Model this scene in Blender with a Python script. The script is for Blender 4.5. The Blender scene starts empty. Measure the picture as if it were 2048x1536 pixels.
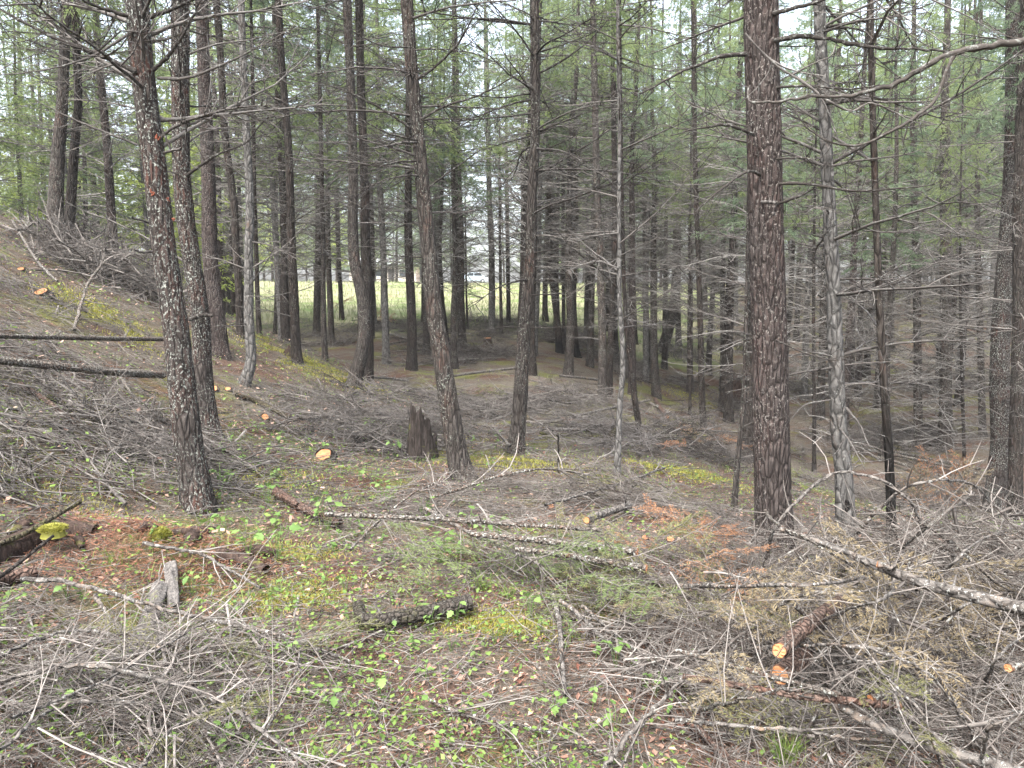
import bpy, math, random
import numpy as np
from mathutils import Matrix, Vector

R = math.radians
rng = np.random.default_rng(11)
random.seed(5)
SC = bpy.context.scene
COL = SC.collection

# ------------------------------------------------------------------ camera
FPX = 1518.0                     # focal length in photo pixels (photo 2048 wide)
PITCH = R(6.3)
CAM = np.array([0.0, 0.0, 1.6])
cd = bpy.data.cameras.new('camera')
cam = bpy.data.objects.new('camera', cd)
COL.objects.link(cam)
cam.location = CAM
cam.rotation_euler = (R(90) - PITCH, 0, 0)
cd.sensor_fit = 'HORIZONTAL'
cd.angle = 2 * math.atan(1024 / FPX)
cd.clip_start = 0.05
cd.clip_end = 2000
SC.camera = cam

# ------------------------------------------------------------------ world, sun, exposure
SUN_EL, SUN_ROT = 58, 205
w = bpy.data.worlds.new('World')
SC.world = w
w.use_nodes = True
wn, wl = w.node_tree.nodes, w.node_tree.links
wn.clear()
sky = wn.new('ShaderNodeTexSky')
sky.sky_type = 'NISHITA'
sky.sun_disc = False
sky.sun_elevation = R(SUN_EL)
sky.sun_rotation = R(SUN_ROT)
sky.air_density = 1.0
sky.dust_density = 5.0
hs = wn.new('ShaderNodeHueSaturation')
hs.inputs['Saturation'].default_value = 0.55
bg = wn.new('ShaderNodeBackground')
bg.inputs['Strength'].default_value = 0.15
wo = wn.new('ShaderNodeOutputWorld')
wl.new(sky.outputs['Color'], hs.inputs['Color'])
wl.new(hs.outputs['Color'], bg.inputs['Color'])
wl.new(bg.outputs['Background'], wo.inputs['Surface'])

sd = bpy.data.lights.new('sun', 'SUN')
sd.energy = 1.5
sd.angle = R(40)
sd.color = (1.0, 0.98, 0.95)
sun = bpy.data.objects.new('sun', sd)
COL.objects.link(sun)
sun.rotation_euler = (R(90 - SUN_EL), 0, R(180 - SUN_ROT))
sun.location = (0, -5, 40)

SC.view_settings.view_transform = 'Standard'
SC.view_settings.look = 'None'
SC.view_settings.exposure = 2.5
SC.view_settings.gamma = 1.0
SC.render.engine = 'CYCLES'
SC.cycles.max_bounces = 4
SC.cycles.diffuse_bounces = 3
SC.cycles.transmission_bounces = 2
SC.cycles.glossy_bounces = 1
SC.cycles.use_adaptive_sampling = True
SC.cycles.adaptive_threshold = 0.02
SC.cycles.use_denoising = True
SC.cycles.time_limit = 760

# ------------------------------------------------------------------ numpy helpers
def sstep(a, b, x):
    t = np.clip((x - a) / (b - a), 0, 1)
    return t * t * (3 - 2 * t)

def _hash(ix, iy, iz):
    n = (ix.astype(np.int64) * 374761393 + iy.astype(np.int64) * 668265263 + iz.astype(np.int64) * 2147483647) & 0xFFFFFFFF
    n = ((n ^ (n >> 13)) * 1274126177) & 0xFFFFFFFF
    n = n ^ (n >> 16)
    return (n & 0xFFFF) / 65535.0

def noise3(x, y, z):
    x, y, z = np.broadcast_arrays(np.asarray(x, float), np.asarray(y, float), np.asarray(z, float))
    ix, iy, iz = np.floor(x), np.floor(y), np.floor(z)
    fx, fy, fz = x - ix, y - iy, z - iz
    ux, uy, uz = fx * fx * (3 - 2 * fx), fy * fy * (3 - 2 * fy), fz * fz * (3 - 2 * fz)
    def h(a, b, c): return _hash(ix + a, iy + b, iz + c)
    x00 = h(0, 0, 0) * (1 - ux) + h(1, 0, 0) * ux
    x10 = h(0, 1, 0) * (1 - ux) + h(1, 1, 0) * ux
    x01 = h(0, 0, 1) * (1 - ux) + h(1, 0, 1) * ux
    x11 = h(0, 1, 1) * (1 - ux) + h(1, 1, 1) * ux
    return ((x00 * (1 - uy) + x10 * uy) * (1 - uz) + (x01 * (1 - uy) + x11 * uy) * uz) * 2 - 1

_PY = np.array([-60, 0, 3, 6, 10, 15, 22, 30, 45, 60, 90, 115, 220, 600])
_PZ = np.array([0.3, 0, 0, -.12, -.36, -.42, -.05, .62, 1.75, 2.85, 3.6, 3.95, 5, 8])

def terrain(X, Y):
    X = np.asarray(X, float); Y = np.asarray(Y, float)
    z = (np.interp(Y - 1.5, _PY, _PZ) + np.interp(Y, _PY, _PZ) + np.interp(Y + 1.5, _PY, _PZ)) / 3
    a = -(X + 2.3) / 0.7
    z = z + 0.50 * 0.7 * np.log1p(np.exp(np.clip(a, -30, 30))) * (1 - .97 * sstep(14, 22, Y)) * (.55 + .45 * sstep(-2, 5, Y)) * (1 - .5 * sstep(12, 30, -X))
    z = z - 1.5 * sstep(0.3, 7, X) * sstep(3, 13, Y) * (1 - sstep(24, 46, Y))
    z = z + .15 * np.exp(-((X + 2.15) / .6) ** 2 - ((Y - 4.35) / .34) ** 2)
    near = 1 - sstep(14, 40, Y)
    z = z + .10 * noise3(X * .45, Y * .45, 3.1) * (.3 + .7 * near) + near * (.035 * noise3(X * 1.9, Y * 1.9, 8.2) + .018 * noise3(X * 5.1, Y * 5.1, 1.7))
    return z

_ts = np.concatenate([np.linspace(1.2, 12, 900), np.linspace(12.02, 60, 1400), np.linspace(60.1, 260, 800)])
cp, sp = math.cos(PITCH), math.sin(PITCH)

def raydir(px, py):
    x, u = (px - 1024) / FPX, (768 - py) / FPX
    return np.array([x, cp + u * sp, -sp + u * cp])

def G(px, py, off=0.0):
    """the point where the sight line through a photo pixel meets the ground (plus off)"""
    d = raydir(px, py)
    p = CAM + _ts[:, None] * d
    below = p[:, 2] < terrain(p[:, 0], p[:, 1]) + off
    i = int(np.argmax(below)) if below.any() else int(np.argmin(np.abs(_ts - 40)))
    return p[i], _ts[i]

def at_depth(px, py, Y):
    d = raydir(px, py)
    return CAM + d * (Y / d[1])

def norm(v):
    return v / np.maximum(np.linalg.norm(v, axis=-1, keepdims=True), 1e-9)

# ------------------------------------------------------------------ mesh building
class MB:
    """collects triangles and quads with a per-vertex tint (and optional radial attribute)"""
    def __init__(self):
        self.v, self.q, self.t, self.a, self.n = [], [], [], [], 0
    def add(self, V, Q=None, T=None, tint=None):
        V = np.asarray(V, float).reshape(-1, 3)
        if Q is not None and len(Q): self.q.append(np.asarray(Q, np.int64).reshape(-1, 4) + self.n)
        if T is not None and len(T): self.t.append(np.asarray(T, np.int64).reshape(-1, 3) + self.n)
        self.v.append(V)
        a = np.full(len(V), .5) if tint is None else np.broadcast_to(np.asarray(tint, float), (len(V),))
        self.a.append(a)
        self.n += len(V)
    def mesh(self, name, mat, smooth=True):
        me = bpy.data.meshes.new(name)
        if self.n == 0: return me
        V = np.concatenate(self.v)
        Q = np.concatenate(self.q) if self.q else np.zeros((0, 4), np.int64)
        T = np.concatenate(self.t) if self.t else np.zeros((0, 3), np.int64)
        loops = np.concatenate([Q.ravel(), T.ravel()]).astype(np.int32)
        starts = np.concatenate([np.arange(len(Q)) * 4, len(Q) * 4 + np.arange(len(T)) * 3]).astype(np.int32)
        tot = np.concatenate([np.full(len(Q), 4), np.full(len(T), 3)]).astype(np.int32)
        me.vertices.add(len(V)); me.vertices.foreach_set('co', V.astype(np.float32).ravel())
        me.loops.add(len(loops)); me.loops.foreach_set('vertex_index', loops)
        me.polygons.add(len(starts)); me.polygons.foreach_set('loop_start', starts)
        try: me.polygons.foreach_set('loop_total', tot)
        except Exception: pass
        me.polygons.foreach_set('use_smooth', np.full(len(starts), smooth))
        at = me.attributes.new('tint', 'FLOAT', 'POINT')
        at.data.foreach_set('value', np.concatenate(self.a).astype(np.float32))
        me.materials.append(mat)
        me.update(calc_edges=True)
        return me

def obj(name, me, parent=None, loc=None):
    o = bpy.data.objects.new(name, me)
    COL.objects.link(o)
    if parent is not None: o.parent = parent
    if loc is not None: o.location = loc
    return o

def tag(o, label=None, cat=None, group=None, kind=None):
    if label: o['label'] = label
    if cat: o['category'] = cat
    if group: o['group'] = group
    if kind: o['kind'] = kind
    return o

def tubes(mb, P, Rd, S=3, tint=None):
    """P (M,K,3) centre lines, Rd (M,K) radii; every line becomes an S-sided tapering tube"""
    P = np.asarray(P, float); M, K, _ = P.shape
    if M == 0: return
    Rd = np.broadcast_to(Rd, (M, K))
    T = norm(np.gradient(P, axis=1))
    mean = norm(P[:, -1] - P[:, 0])
    ref = np.zeros((M, 3)); ref[np.arange(M), np.argmin(np.abs(mean), axis=1)] = 1
    N1 = norm(np.cross(T, ref[:, None, :])); N2 = np.cross(T, N1)
    an = np.arange(S) * 2 * math.pi / S
    ring = P[:, :, None] + Rd[:, :, None, None] * (np.cos(an)[:, None] * N1[:, :, None] + np.sin(an)[:, None] * N2[:, :, None])
    V = ring.reshape(-1, 3)
    m, k, s = np.meshgrid(np.arange(M), np.arange(K - 1), np.arange(S), indexing='ij')
    s2 = (s + 1) % S
    b = m * K * S
    Q = np.stack([b + k * S + s, b + k * S + s2, b + (k + 1) * S + s2, b + (k + 1) * S + s], -1).reshape(-1, 4)
    tt = None if tint is None else np.repeat(np.broadcast_to(tint, (M,)), K * S)
    mb.add(V, Q=Q, tint=tt)

def spline(pts, n):
    """smooth resample of a short control polygon (Catmull-Rom) to n points; extra columns ride along"""
    p = np.asarray(pts, float)
    if len(p) == 2: return p[0] + np.linspace(0, 1, n)[:, None] * (p[1] - p[0])
    e = np.concatenate([[2 * p[0] - p[1]], p, [2 * p[-1] - p[-2]]])
    seg = np.linalg.norm(np.diff(p[:, :3], axis=0), axis=1); cum = np.concatenate([[0], np.cumsum(seg)])
    out = []
    for s in np.linspace(0, cum[-1], n):
        i = min(int(np.searchsorted(cum, s, 'right') - 1), len(p) - 2)
        t = (s - cum[i]) / max(seg[i], 1e-9)
        a, b, c, d = e[i], e[i + 1], e[i + 2], e[i + 3]
        out.append(.5 * ((2 * b) + (c - a) * t + (2 * a - 5 * b + 4 * c - d) * t * t + (3 * b - a - 3 * c + d) * t ** 3))
    return np.array(out)

def stem_mesh(mb, path, rad, sides, amp, seed, fl=0.0, grain=(30, 7), fl_len=.18, zero=0.0, tint=.5):
    """a round stem with rough bark relief; path (n,3), rad (n,)"""
    n = len(path)
    T = norm(np.gradient(path, axis=0))
    mean = norm(path[-1] - path[0])
    ref = np.zeros(3); ref[int(np.argmin(np.abs(mean)))] = 1
    N1 = norm(np.cross(T, ref)); N2 = np.cross(T, N1)
    s = np.concatenate([[0], np.cumsum(np.linalg.norm(np.diff(path, axis=0), axis=1))])
    an = np.arange(sides) * 2 * math.pi / sides
    cx, sx = np.cos(an)[None], np.sin(an)[None]
    rr = rad[:, None]; ss = s[:, None]
    g, gz = grain
    rel = noise3(cx * rr * g + seed, sx * rr * g, ss * gz) * .6 + noise3(cx * rr * g * 2.3, sx * rr * g * 2.3 + seed, ss * gz * 2.6) * .4
    rel = 1 - np.abs(rel) * 2
    lump = noise3(cx * 1.3 + seed * 3, sx * 1.3, ss * 1.7)
    r = rr * (1 + .05 * lump) + amp * rel * np.clip(rr / .1, .2, 1)
    if fl: r = r * (1 + fl * np.exp(-np.maximum(ss - zero, 0) / fl_len) * (1 + .6 * np.cos(an[None] * 3 + seed) * .6 + .25 * np.cos(an[None] * 5 + seed * 2)))
    V = path[:, None] + r[:, :, None] * (cx[..., None] * N1[:, None] + sx[..., None] * N2[:, None])
    k, j = np.meshgrid(np.arange(n - 1), np.arange(sides), indexing='ij')
    j2 = (j + 1) % sides
    mb.add(V.reshape(-1, 3), Q=np.stack([k * sides + j, k * sides + j2, (k + 1) * sides + j2, (k + 1) * sides + j], -1).reshape(-1, 4), tint=tint)
    return V

# ------------------------------------------------------------------ materials
class NT:
    def __init__(self, name):
        self.m = bpy.data.materials.new(name); self.m.use_nodes = True
        self.n, self.l = self.m.node_tree.nodes, self.m.node_tree.links
        self.n.clear()
        self.out = self.n.new('ShaderNodeOutputMaterial')
    def put(self, s, v):
        if isinstance(v, bpy.types.NodeSocket): self.l.new(v, s)
        elif v is not None: s.default_value = v
    def node(self, kind, **kw):
        nd = self.n.new(kind)
        for k, v in kw.items(): setattr(nd, k, v)
        return nd
    def coords(self, scale=(1, 1, 1), which='Object'):
        tc = self.node('ShaderNodeTexCoord'); mp = self.node('ShaderNodeMapping')
        self.l.new(tc.outputs[which], mp.inputs['Vector']); mp.inputs['Scale'].default_value = scale
        return mp.outputs['Vector']
    def noise(self, vec, scale, detail=3, rough=.6, dist=0.0):
        nd = self.node('ShaderNodeTexNoise'); self.l.new(vec, nd.inputs['Vector'])
        nd.inputs['Scale'].default_value = scale; nd.inputs['Detail'].default_value = detail
        nd.inputs['Roughness'].default_value = rough; nd.inputs['Distortion'].default_value = dist
        return nd.outputs['Fac']
    def voronoi(self, vec, scale, feature='F1', out='Distance', rand=1.0):
        nd = self.node('ShaderNodeTexVoronoi', feature=feature); self.l.new(vec, nd.inputs['Vector'])
        nd.inputs['Scale'].default_value = scale
        if 'Randomness' in nd.inputs: nd.inputs['Randomness'].default_value = rand
        return nd.outputs[out]
    def ramp(self, fac, stops, interp='LINEAR'):
        nd = self.node('ShaderNodeValToRGB'); self.put(nd.inputs['Fac'], fac)
        cr = nd.color_ramp; cr.interpolation = interp
        while len(cr.elements) < len(stops): cr.elements.new(.5)
        for e, (p, c) in zip(cr.elements, stops):
            e.position = p; e.color = (c, c, c, 1) if isinstance(c, (int, float)) else (*c, 1)
        return nd.outputs['Color']
    def mix(self, fac, a, b, mode='MIX'):
        nd = self.node('ShaderNodeMix', data_type='RGBA', blend_type=mode)
        self.put(nd.inputs[0], fac)
        for s, v in ((nd.inputs[6], a), (nd.inputs[7], b)):
            self.put(s, (*v, 1) if isinstance(v, tuple) and len(v) == 3 else v)
        return nd.outputs[2]
    def math(self, op, a, b=0.5, clamp=False):
        nd = self.node('ShaderNodeMath', operation=op, use_clamp=clamp)
        self.put(nd.inputs[0], a); self.put(nd.inputs[1], b)
        return nd.outputs[0]
    def attr(self, name='tint'):
        nd = self.node('ShaderNodeAttribute', attribute_name=name)
        return nd.outputs['Fac']
    def rand(self):
        return self.node('ShaderNodeObjectInfo').outputs['Random']
    def bump(self, h, strength=.6, dist=.02):
        nd = self.node('ShaderNodeBump'); self.put(nd.inputs['Height'], h)
        nd.inputs['Strength'].default_value = strength; nd.inputs['Distance'].default_value = dist
        return nd.outputs['Normal']
    def bsdf(self, col, rough=.9, normal=None, spec=.15):
        nd = self.node('ShaderNodeBsdfPrincipled')
        self.put(nd.inputs['Base Color'], (*col, 1) if isinstance(col, tuple) else col)
        self.put(nd.inputs['Roughness'], rough); nd.inputs['Specular IOR Level'].default_value = spec
        if normal is not None: self.put(nd.inputs['Normal'], normal)
        self.l.new(nd.outputs[0], self.out.inputs[0])
        return nd
    def leaf(self, col, trans=.45, rough=.55, spec=.25):
        p = self.node('ShaderNodeBsdfPrincipled'); self.put(p.inputs['Base Color'], col)
        p.inputs['Roughness'].default_value = rough; p.inputs['Specular IOR Level'].default_value = spec
        t = self.node('ShaderNodeBsdfTranslucent'); self.put(t.inputs['Color'], col)
        mx = self.node('ShaderNodeMixShader'); mx.inputs[0].default_value = trans
        self.l.new(p.outputs[0], mx.inputs[1]); self.l.new(t.outputs[0], mx.inputs[2])
        self.l.new(mx.outputs[0], self.out.inputs[0])

def bark_mat(name, dark, mid, warm, warm_amt=.4, lichen=.3, lich_col=(.34, .36, .31), char=None, vs=.22, ps=26):
    """flaky conifer bark: elongated plates, warm inner bark showing, pale lichen flecks, optional charring near the foot"""
    if vs < 1: dark, mid = tuple(c * .8 for c in dark), tuple(c * .82 for c in mid)
    t = NT(name)
    v = t.coords((1, 1, vs))
    plates = t.voronoi(v, ps, 'DISTANCE_TO_EDGE')
    n1 = t.noise(v, ps * 1.1, 4, .65, .6)
    n2 = t.noise(t.coords((1, 1, .5)), 5, 3)
    col = t.ramp(n1, [(.25, dark), (.72, mid)])
    crack = t.ramp(plates, [(0, 1), (.12, 0)])
    wm = t.math('MULTIPLY', t.ramp(n2, [(.62 - .3 * warm_amt, 0), (.72, 1)]), t.ramp(t.noise(v, ps * 1.8, 3), [(.42, 0), (.6, 1)]))
    col = t.mix(wm, col, warm)
    col = t.mix(t.math('MULTIPLY', crack, .75), col, tuple(c * .45 for c in dark))
    u = t.coords((1, 1, .7))
    lf = t.math('MULTIPLY', t.ramp(t.noise(u, 70, 3, .7), [(.66 - .16 * lichen, 0), (.70 - .1 * lichen, 1)]), t.ramp(t.noise(u, 3.2, 3), [(.60 - .35 * lichen, 0), (.75 - .2 * lichen, 1)]))
    col = t.mix(lf, col, lich_col)
    if char:
        sx = t.node('ShaderNodeSeparateXYZ'); t.l.new(t.coords(), sx.inputs[0])
        hgt = t.math('ADD', sx.outputs['Z'], t.math('MULTIPLY', t.noise(t.coords((1, 1, .4)), 6), char * .8))
        col = t.mix(t.ramp(t.math('DIVIDE', hgt, char * 1.6), [(.7, 1), (1, 0)]), col, (.012, .011, .010))
    h = t.math('ADD', t.math('MULTIPLY', t.ramp(plates, [(0, 0), (.25, 1)]), .6), t.math('ADD', n1, t.math('MULTIPLY', lf, .3)))
    t.bsdf(col, .92, t.bump(h, 1.0, .022), .1)
    return t.m

M = {}
M['bark_flaky'] = bark_mat('bark_flaky', (.026, .021, .019), (.085, .074, .067), (.075, .035, .026), .6, .75, (.36, .38, .34))
M['bark_grey_brown'] = bark_mat('bark_grey_brown', (.028, .024, .021), (.098, .086, .077), (.075, .046, .036), .4, .55)
M['bark_red_brown'] = bark_mat('bark_red_brown', (.022, .0175, .016), (.100, .084, .077), (.060, .039, .034), .6, .62, (.25, .23, .21), ps=36)
M['bark_pale_grey'] = bark_mat('bark_pale_grey', (.055, .052, .048), (.205, .197, .185), (.09, .065, .05), .25, .5, (.30, .305, .285), ps=20, vs=.4)
M['bark_dark'] = bark_mat('bark_dark', (.020, .017, .015), (.066, .057, .050), (.055, .035, .028), .4, .4)
M['bark_charred'] = bark_mat('bark_charred', (.028, .024, .021), (.085, .072, .062), (.075, .045, .035), .3, .3, char=1.0)
M['bark_charred_foot'] = bark_mat('bark_charred_foot', (.030, .025, .021), (.105, .088, .075), (.085, .05, .038), .4, .35, char=.45)
M['log_bark'] = bark_mat('log_bark', (.045, .037, .031), (.17, .150, .130), (.15, .075, .05), .4, .8, (.42, .43, .39), vs=1, ps=30)
M['log_red'] = bark_mat('log_red', (.050, .034, .028), (.165, .120, .098), (.14, .070, .050), .7, .3, (.42, .38, .33), vs=1, ps=34)
M['log_silver'] = bark_mat('log_silver', (.055, .048, .043), (.165, .152, .138), (.20, .14, .10), .3, .6, (.46, .46, .43), vs=1, ps=16)
M['log_dark'] = bark_mat('log_dark', (.022, .019, .016), (.085, .074, .064), (.05, .05, .025), .4, .5, (.20, .20, .17), vs=1, ps=34)
M['log_mossy'] = bark_mat('log_mossy', (.030, .025, .019), (.100, .082, .062), (.10, .11, .03), .8, .5, (.22, .24, .12), vs=1, ps=30)

def twig_mat(name, dark, pale, lich=(.42, .43, .40)):
    t = NT(name)
    col = t.ramp(t.attr(), [(0, dark), (1, pale)])
    u = t.coords()
    col = t.mix(t.ramp(t.noise(u, 38, 3, .7), [(.56, 0), (.64, .7)]), col, lich)
    col = t.mix(t.ramp(t.noise(u, 11, 2), [(.5, 0), (.72, .6)]), col, dark)
    t.bsdf(col, .9, None, .1)
    return t.m
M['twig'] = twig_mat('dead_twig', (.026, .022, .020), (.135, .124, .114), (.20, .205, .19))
M['twig_far_bright'] = twig_mat('far_brightened_twig', (.045, .040, .036), (.205, .192, .178), (.30, .305, .285))  # lighter twig copy for far trees; background brightening put into the colour
M['twig_dark'] = twig_mat('dark_branch', (.014, .012, .011), (.060, .053, .047), (.17, .175, .16))
M['slash'] = twig_mat('slash_twig', (.036, .029, .025), (.205, .185, .168), (.24, .24, .22))
M['slash_dark'] = twig_mat('slash_twig_dark', (.030, .025, .022), (.165, .150, .137), (.22, .22, .205))

def foliage_mat(name, lo, hi, trans=.4, rnd=.35):
    t = NT(name)
    f = t.math('ADD', t.math('MULTIPLY', t.attr(), 1 - rnd), t.math('MULTIPLY', t.rand(), rnd))
    t.leaf(t.ramp(f, [(0, lo), (1, hi)]), trans)
    return t.m
M['needles'] = foliage_mat('green_needles', (.095, .140, .055), (.290, .350, .150), .62)
M['needles_blue'] = foliage_mat('bluish_needles', (.095, .145, .090), (.265, .335, .195), .62)
M['larch'] = foliage_mat('bright_spring_leaves', (.20, .26, .065), (.37, .42, .13), .55)
M['plant_leaf'] = foliage_mat('plant_leaf', (.065, .130, .032), (.17, .255, .075), .35, .5)
M['ground_leaf'] = foliage_mat('ground_cover_leaf', (.055, .105, .022), (.175, .250, .060), .35, 0)
M['grass'] = foliage_mat('grass_blade', (.06, .12, .02), (.26, .31, .09), .4, 0)
M['field_grass'] = foliage_mat('field_grass', (.10, .145, .045), (.25, .245, .15), .4, 0)
M['moss'] = foliage_mat('moss', (.10, .105, .018), (.33, .32, .065), .3, 0)
M['tan_needles'] = foliage_mat('tan_needles', (.11, .080, .048), (.27, .225, .135), .3, .3)
M['rust_needles'] = foliage_mat('rust_needles', (.18, .075, .04), (.33, .19, .105), .3, .25)
M['fading_needles'] = foliage_mat('fading_needles', (.070, .082, .030), (.22, .21, .095), .35, .25)
M['litter'] = foliage_mat('needle_litter', (.085, .032, .020), (.33, .165, .105), .15, 0)
M['dry_leaf'] = foliage_mat('dry_leaf', (.12, .048, .032), (.40, .28, .215), .2, 0)

def ring_mat():
    t = NT('cut_wood')
    a = t.attr()
    v = t.coords()
    wob = t.math('ADD', a, t.math('MULTIPLY', t.noise(v, 14, 2), .16))
    rings = t.math('SINE', t.math('MULTIPLY', wob, 62.0))
    col = t.ramp(t.math('ADD', t.math('MULTIPLY', rings, .3), .5), [(.1, (.33, .125, .048)), (.9, (.44, .21, .095))])
    col = t.mix(t.ramp(t.noise(v, 30, 3), [(.45, 0), (.75, .6)]), col, (.40, .24, .14))
    col = t.mix(t.ramp(wob, [(.93, 0), (.99, 1)]), col, (.10, .055, .035))
    col = t.mix(t.ramp(wob, [(.08, .5), (.16, 0)]), col, (.40, .16, .06))
    t.bsdf(col, .8, t.bump(rings, .25, .004), .15)
    return t.m
M['cut'] = ring_mat()

def rot_mat(name, a, b, c):
    t = NT(name)
    v = t.coords((1, 1, .18))
    n = t.noise(v, 34, 4, .7, .5)
    col = t.ramp(n, [(.25, a), (.5, b), (.75, c)])
    col = t.mix(t.ramp(t.noise(t.coords(), 5, 3), [(.60, 0), (.72, .8)]), col, (.15, .16, .04))
    t.bsdf(col, .95, t.bump(n, 1.0, .02), .08)
    return t.m
M['rotten'] = rot_mat('rotten_wood', (.014, .011, .010), (.042, .030, .025), (.095, .066, .052))
M['stump_rot'] = rot_mat('dark_stump_rot', (.010, .009, .008), (.030, .025, .022), (.075, .062, .054))
M['weathered'] = rot_mat('weathered_wood', (.035, .032, .030), (.095, .088, .082), (.19, .175, .16))

def ground_mat():
    t = NT('forest_floor')
    v = t.coords()
    n1, n2, n3 = t.noise(v, 1.1, 4), t.noise(v, 9, 5, .7), t.noise(v, 60, 4, .75)
    litter = t.ramp(n3, [(.30, (.016, .010, .008)), (.5, (.085, .045, .032)), (.75, (.18, .105, .078))])
    duff = t.ramp(n3, [(.3, (.032, .027, .021)), (.7, (.175, .152, .122))])
    col = t.mix(t.ramp(n1, [(.36, .15), (.56, 1)]), litter, duff)
    moss = t.ramp(n3, [(.3, (.060, .066, .018)), (.7, (.17, .18, .050))])
    col = t.mix(t.ramp(t.noise(v, .75, 4, .65), [(.52, 0), (.62, .75)]), col, moss)
    col = t.mix(t.ramp(n2, [(.30, .8), (.42, 0)]), col, (.028, .020, .016))
    sx = t.node('ShaderNodeSeparateXYZ'); t.l.new(v, sx.inputs[0])
    edge = t.math('ADD', sx.outputs['Y'], t.math('MULTIPLY', t.noise(v, .35, 3), 9.0))
    field = t.ramp(t.math('DIVIDE', edge, 60.0), [(.50, 0), (.58, 1)])
    fcol = t.mix(t.ramp(t.noise(v, .55, 5, .7), [(.46, 0), (.62, 1)]), (.235, .225, .140), (.120, .170, .055))
    fcol = t.mix(t.ramp(t.noise(v, .22, 3), [(.66, 0), (.74, .8)]), fcol, (.27, .17, .11))
    side = t.math('ADD', t.math('DIVIDE', sx.outputs['X'], t.math('MAXIMUM', sx.outputs['Y'], 5.0)), t.math('MULTIPLY', t.noise(v, .12, 2), .12))
    field = t.math('MULTIPLY', field, t.ramp(side, [(.30, 1), (.36, 0)]))
    col = t.mix(field, col, fcol)
    t.bsdf(col, .95, t.bump(t.math('ADD', n2, n3), .9, .03), .08)
    return t.m
M['ground'] = ground_mat()

def plain(name, col, rough=.7, var=.25, sc=8, spec=.2):
    t = NT(name)
    n = t.noise(t.coords(), sc, 4)
    t.bsdf(t.ramp(n, [(.3, tuple(c * (1 - var) for c in col)), (.7, tuple(min(1, c * (1 + var)) for c in col))]), rough, None, spec)
    return t.m
def brick_wall_mat():
    t = NT('brick_wall')
    b = t.node('ShaderNodeTexBrick'); t.l.new(t.coords(), b.inputs['Vector'])
    b.inputs['Color1'].default_value = (.42, .20, .14, 1); b.inputs['Color2'].default_value = (.52, .28, .2, 1)
    b.inputs['Mortar'].default_value = (.5, .45, .4, 1); b.inputs['Scale'].default_value = 4
    t.bsdf(b.outputs['Color'], .9)
    return t.m

# ------------------------------------------------------------------ ground
def build_ground():
    ys = np.concatenate([np.linspace(-8, 1.2, 24), 1.2 + (np.geomspace(1, 42, 290) - 1) * 1.0, np.linspace(45, 120, 60), np.geomspace(124, 900, 24)])
    us = np.linspace(-1, 1, 250)
    xs = np.sinh(us * 4.3) / math.sinh(4.3)
    X = xs[None] * np.interp(ys, [-8, 2, 40, 120, 900], [26, 26, 90, 160, 900])[:, None]
    Y = np.repeat(ys[:, None], len(us), 1)
    Z = terrain(X, Y)
    far = sstep(120, 160, Y)
    Z = np.maximum(Z, 0 * Z - 3)
    mb = MB()
    ny, nx = X.shape
    i, j = np.meshgrid(np.arange(ny - 1), np.arange(nx - 1), indexing='ij')
    mb.add(np.stack([X, Y, Z], -1).reshape(-1, 3), Q=np.stack([i * nx + j, i * nx + j + 1, (i + 1) * nx + j + 1, (i + 1) * nx + j], -1).reshape(-1, 4))
    o = obj('ground', mb.mesh('ground', M['ground']))
    tag(o, 'brown forest floor of needles, moss and soil rising to a grassy field', 'ground', kind='structure')
build_ground()

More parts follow.
